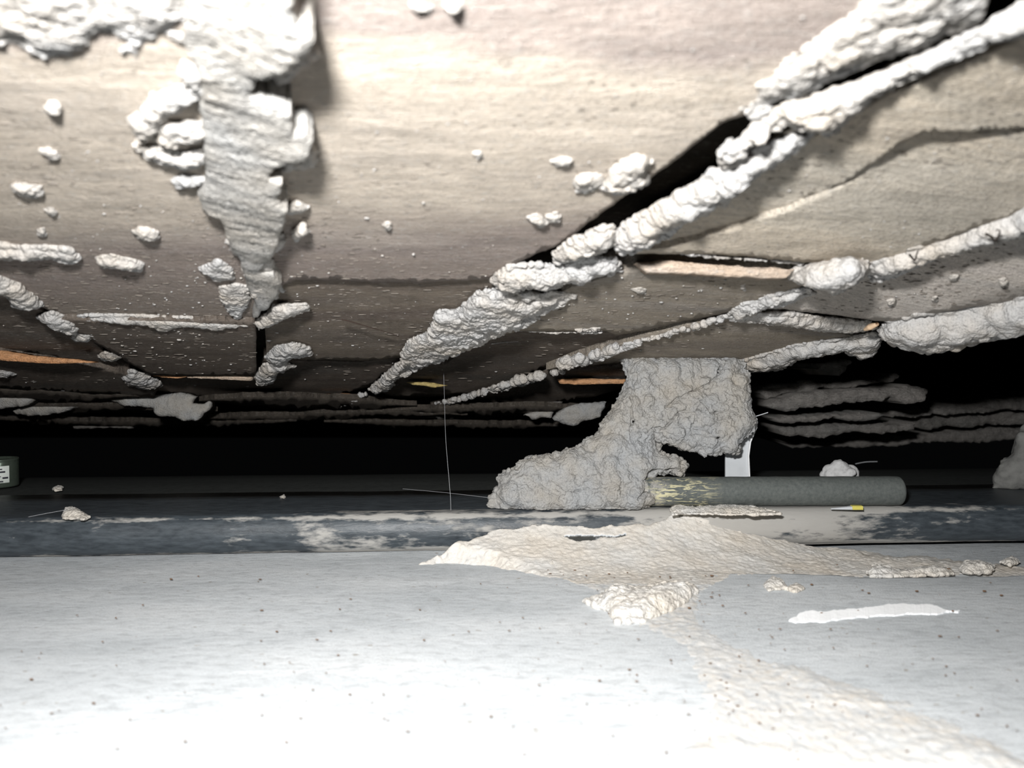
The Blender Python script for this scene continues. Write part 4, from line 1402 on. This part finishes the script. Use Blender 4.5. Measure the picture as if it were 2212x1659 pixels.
# worn patch showing the dark nose
hp = np.hypot((pp[:, 0] - 1258) / 36, (pp[:, 1] - 1162) / 7.5) + 0.35 * fbm(np.stack([pp[:, 0] / 9, pp[:, 1] / 9, 0 * Xf], 1), 49, 3)
wornline = seg_dist(pp, np.array([(1222, 1158), (1262, 1160), (1292, 1158), (1330, 1160), (1352, 1154)])) + 2.0 * fbm(np.stack([pp[:, 0] / 5, pp[:, 1] / 5, 0 * Xf], 1), 50, 2)
worn = np.maximum(np.clip((1.0 - hp) * 3, 0, 1), np.clip(2.2 - wornline, 0, 1))
Z -= 0.0006 * worn
near_ = Yf < 0.175
lum2 = np.clip(fbm(P3 / (np.array([14, 9, 1]) * MM), 53, 4), 0, 1)
Z += np.where(near_, 0.0012 * lum2 * k * np.clip((0.175 - Yf) / 0.02, 0, 1), 0)
V = np.stack([Xf, Yf, Z], 1)
nx, ny = len(gx), len(gy)
ii = (np.arange(ny - 1)[:, None] * nx + np.arange(nx - 1)[None, :]).ravel()
q = np.stack([ii, ii + 1, ii + nx + 1, ii + nx], 1)
kk = k.copy()
ok = (kk[q] > 0.0).any(1) & ~(bare[q].any(1) & low[q].any(1)) & ~bare[q].all(1)
q = q[ok]
used = np.unique(q)
rm = -np.ones(len(V), int)
rm[used] = np.arange(len(used))
o = mesh_obj('mud_wash', V[used], rm[q], WASH, None, True, np.array([0.05, 0.2, 0.0]))
at_ = o.data.attributes.new('cover', 'FLOAT', 'POINT')
at_.data.foreach_set('value', np.where(worn[used] > 0.3, -worn[used], np.where(Yf[used] < 0.205, np.clip(k[used], 0, 1) * 0.5, 1.0)).astype(np.float32))
tag(o, 'tan dried mud wash spread over the metal strip and onto the concrete', 'dried mud')


def floor_mud(label, polys, rmin, rmax, z=0.0, mat=None, name='mud_clod', sink=0.55, voxel=0.3, pellet=0.8, rough=0.35):
    SEED_N[0] += 1
    rng = np.random.default_rng(SEED_N[0])
    PP, RR = [], []
    for p in polys:
        a, b = fill_points(p, rmin, rmax, rng)
        PP.append(a)
        RR.append(b)
    PP, RR = np.concatenate(PP), np.concatenate(RR)
    c0 = on_level(PP, z)
    rw = RR * np.linalg.norm(c0 - CAM, axis=1) / F
    d = rays(PP)
    t = (z + rw * sink - CAM[2]) / d[:, 2]
    c = CAM + d * t[:, None]
    rad = np.stack([rw, rw, rw], 1)
    o = lump_mesh(name, c, rad, voxel * MM, mat or MUD_TAN, SEED_N[0] * 3, rough, pellet, 0, False, 2, floor_z=z - 0.002)
    return tag(o, label, 'mud')


floor_mud('largest crumbly mud clod lying on the concrete in front of the column', [[(1256, 1300), (1300, 1285), (1330, 1262), (1380, 1272), (1440, 1258), (1490, 1262), (1505, 1276), (1480, 1300), (1430, 1325), (1380, 1345), (1330, 1345), (1310, 1320)]], 7, 20)
floor_mud('knobbly mud clod near the right edge on the step of the concrete', [[(2070, 1228), (2085, 1214), (2120, 1212), (2148, 1222), (2140, 1236), (2090, 1240)]], 4, 10, -0.0004)
floor_mud('low mud crumb row along the step of the concrete', [[(1870, 1236), (1890, 1222), (1910, 1224), (1930, 1234), (2000, 1226), (2050, 1228), (2062, 1240), (1960, 1246), (1880, 1246)]], 4, 9, -0.0004)
floor_mud('small mud crumb at the far right of the concrete step', [[(2160, 1214), (2186, 1204), (2204, 1214), (2180, 1222)]], 3, 7, -0.0004)
floor_mud('small pale mud crumb left of the largest clod', [[(1170, 1214), (1200, 1206), (1220, 1222), (1200, 1236), (1180, 1232)]], 4, 10)
floor_mud('low mud crumb pair at the back of the step', [[(1650, 1266), (1670, 1246), (1690, 1256), (1700, 1272), (1660, 1276)], [(1700, 1272), (1720, 1262), (1740, 1272), (1716, 1280)]], 4, 9)
floor_mud('pale mud lump on the left part of the metal strip', [[(134, 1120), (142, 1098), (158, 1096), (176, 1106), (196, 1118), (180, 1122)]], 3, 9, 0.0119)
floor_mud('thin mud ridge lying on the metal strip in front of the rod', [[(1448, 1096), (1462, 1088), (1500, 1096), (1560, 1088), (1610, 1092), (1660, 1102), (1690, 1110), (1600, 1112), (1500, 1110), (1450, 1112)]], 3, 7, 0.0119, sink=0.3, name='mud_ridge')
floor_mud('tiny mud crumb far back on the metal strip at left', [[(114, 1056), (124, 1050), (136, 1052), (134, 1060), (118, 1061)]], 2.5, 4, 0.0119)
floor_mud('tiny mud crumb in the middle of the metal strip', [[(606, 1074), (612, 1068), (618, 1074), (612, 1078)]], 2.5, 4, 0.0119)

# brown specks on concrete and mud
rng = np.random.default_rng(99)
ps = np.concatenate([rng.uniform((0, 1215), (2212, 1640), (150, 2)), rng.normal((1700, 1500), (170, 70), (60, 2)), rng.normal((1250, 1220), (130, 30), (40, 2)), rng.normal((1450, 1290), (60, 25), (25, 2))])
ps = ps[(ps[:, 1] > 1208)]
c = on_level(ps, 0.0008)
R = rng.uniform(0.7, 1.9, len(ps)) * np.linalg.norm(c - CAM, axis=1) / F
v, f = balls(c, np.stack([R * 1.7, R, R * 0.6], 1), rng, 0.4)
o = mesh_obj('soil_specks', v, f, plain('brown_speck', (0.16, 0.09, 0.05), 0.9, 0.1), floor)
tag(o, 'tiny brown soil specks scattered over the concrete', kind='stuff')

# white streak, rising towards its far edge
st = np.array([(1704, 1340), (1740, 1328), (1800, 1326), (1850, 1324), (1920, 1314), (1990, 1315), (2074, 1323), (2020, 1327), (1960, 1328), (1900, 1332), (1850, 1335), (1780, 1343), (1720, 1344)], float)
b = resample(st, 4, 2.2, 4)
res = delaunay_2d_cdt([Vector(p) for p in b], [(i, (i + 1) % len(b)) for i in range(len(b))], [], 1, 1e-4)
v2 = np.array([tuple(p) for p in res[0]])
v = on_level(v2, 0.0)
v[:, 2] = floor_h(v[:, 0], v[:, 1]) + 0.00030 + 0.0007 * np.clip((1342 - (v2[:, 0] - 1704) * 0.05 - v2[:, 1]) / 12, 0, 1)
tri = np.array([f for f in res[2]])
if np.cross(v[tri[0][1]] - v[tri[0][0]], v[tri[0][2]] - v[tri[0][0]])[2] < 0:
    tri = tri[:, ::-1]
lowv = v.copy()
lowv[:, 2] = floor_h(v[:, 0], v[:, 1]) - 0.0004
o = mesh_obj('white_streak', np.concatenate([v, lowv]), [tri, tri[:, ::-1] + len(v), np.array([(i, (i + 1) % len(b), (i + 1) % len(b) + len(v), i + len(v)) for i in range(len(b))])], WHITE, None, False)
tag(o, 'thin white streak on the concrete at right', 'paint streak')

# grey lump at the right edge
rng = np.random.default_rng(8)
poly = [(2146, 1062), (2150, 1030), (2160, 1000), (2190, 985), (2198, 945), (2212, 920), (2300, 890), (2420, 900), (2440, 1062)]
a, ra = fill_points(poly, 8, 60, rng, 1.3)
yc = 0.288 + rng.uniform(-1, 1, len(a)) * 0.003
rw = ra * yc / F
c = at_depth(a, yc)
o = lump_mesh('grey_lump', c, rw, 0.7 * MM, LUMP, 700, 0.3, 0.3, 0, False, 3, floor_z=0.0118)
tag(o, 'out-of-focus pale lump, darkened to grey as if in shade, standing on the strip at the right edge', 'lump')

# small tin at the left edge
CR, CHT, CY_ = 0.0064, 0.0102, 0.2925
cc = at_depth([(-2, 1049)], CY_)[0]
can = empty('small_tin', (cc[0], CY_, 0.0117))
tag(can, 'small dark tin with a pale printed label at the left edge of the gap', 'tin')


def lathe_z(name, prof, mat, parent, seg=40, a0=0.0, a1=360.0, base=(0, 0, 0)):
    V, Q = [], []
    full = abs(a1 - a0) >= 360
    ns = seg if full else seg + 1
    for (r, z) in prof:
        for s in range(ns):
            a = math.radians(a0 + (a1 - a0) * s / seg)
            V.append((r * math.cos(a), r * math.sin(a), z))
    for i in range(len(prof) - 1):
        for s in range(seg):
            t = (s + 1) % ns
            Q.append((i * ns + s, i * ns + t, (i + 1) * ns + t, (i + 1) * ns + s))
    o = mesh_obj(name, np.array(V) + np.array(base), np.array(Q), mat)
    o.parent = parent
    return o


lathe_z('body', [(0.0001, 0), (CR * 0.96, 0), (CR, 0.0005), (CR, CHT - 0.0012), (CR * 0.985, CHT - 0.0008), (CR * 1.02, CHT - 0.0004), (CR * 1.0, CHT), (CR * 0.93, CHT), (CR * 0.92, CHT - 0.0006), (0.0001, CHT - 0.0006)], CANM, can)
lab = lathe_z('label', [(CR + 0.00005, 0.0018), (CR + 0.00012, 0.0019), (CR + 0.00012, CHT - 0.0024), (CR + 0.00005, CHT - 0.0023)], CANL, can, 16, 290, 332)
lab['label'] = 'pale printed label'
lathe_z('band', [(CR + 0.00005, 0.0012), (CR + 0.00012, 0.0013), (CR + 0.00012, CHT - 0.0016), (CR + 0.00005, CHT - 0.0015)], CANP, can, 8, 277, 290)['label'] = 'purple label band'
for (za, zb, aa, ab) in [(0.0066, 0.0070, 292, 312), (0.0055, 0.0061, 300, 320), (0.0040, 0.0043, 293, 308), (0.0033, 0.0039, 312, 328), (0.0021, 0.0026, 300, 314)]:
    lathe_z('print', [(CR + 0.00013, za), (CR + 0.00020, za), (CR + 0.00020, zb), (CR + 0.00013, zb)], INK, lab, 6, aa, ab)

# cobweb threads and rootlets
for lab_, pts, r in [
        ('long cobweb thread hanging straight down left of the centre', [(958, 790, 0.300), (960, 860, 0.285), (963, 950, 0.265), (972, 1060, 0.250), (974, 1104, 0.244)], 0.00006),
        ('short cobweb thread across the shadow under the broad crust', [(555, 722, 0.262), (610, 708, 0.255), (682, 688, 0.25)], 0.00005),
        ('slack cobweb thread running from the mud column to the left', [(870, 1056, 0.28), (960, 1064, 0.265), (1064, 1076, 0.246)], 0.00005),
        ('cobweb thread reaching the mud lump on the left of the strip', [(45, 1120, 0.234), (95, 1110, 0.235), (150, 1100, 0.236)], 0.00005),
        ('fine cobweb strand under the middle of the diagonal tube', [(1040, 752, 0.262), (1070, 742, 0.25), (1120, 738, 0.245)], 0.00005)]:
    p = np.concatenate([at_depth([(x, y)], d) for x, y, d in pts])
    tag(thread('cobweb_thread', p, r, WEB), lab_, 'cobweb')
for lab_, pts in [
        ('dark forked rootlet lying on the timber left of the diagonal tube', [(738, 690), (765, 697), (795, 706), (830, 716), (862, 726)]),
        ('dark rootlet curled on the bright straight tube at right', [(2130, 505), (2142, 512), (2150, 520), (2160, 500), (2152, 496)]),
        ('dark twig-like rootlet in the middle of the bright straight tube', [(1965, 550), (1976, 562), (1980, 550), (1984, 540)]),
        ('dark rootlet at the right end of the large smooth lump', [(2188, 690), (2200, 696), (2225, 700)])]:
    p = on_ceiling(pts, (-0.0062 if pts[0][1] > 650 else -0.0042) if pts[0][0] > 1800 else -0.0012)
    tag(thread('rootlet', p, np.linspace(0.00022, 0.00010, len(pts)), ROOT), lab_, 'rootlet')
o = thread('seed_grain', on_ceiling([(1868, 712), (1880, 706), (1895, 700)], -0.003), [0.0004, 0.0009, 0.0005], SEED, 8)
tag(o, 'tan grain at the tip of the spindle-shaped ridge', 'grain')
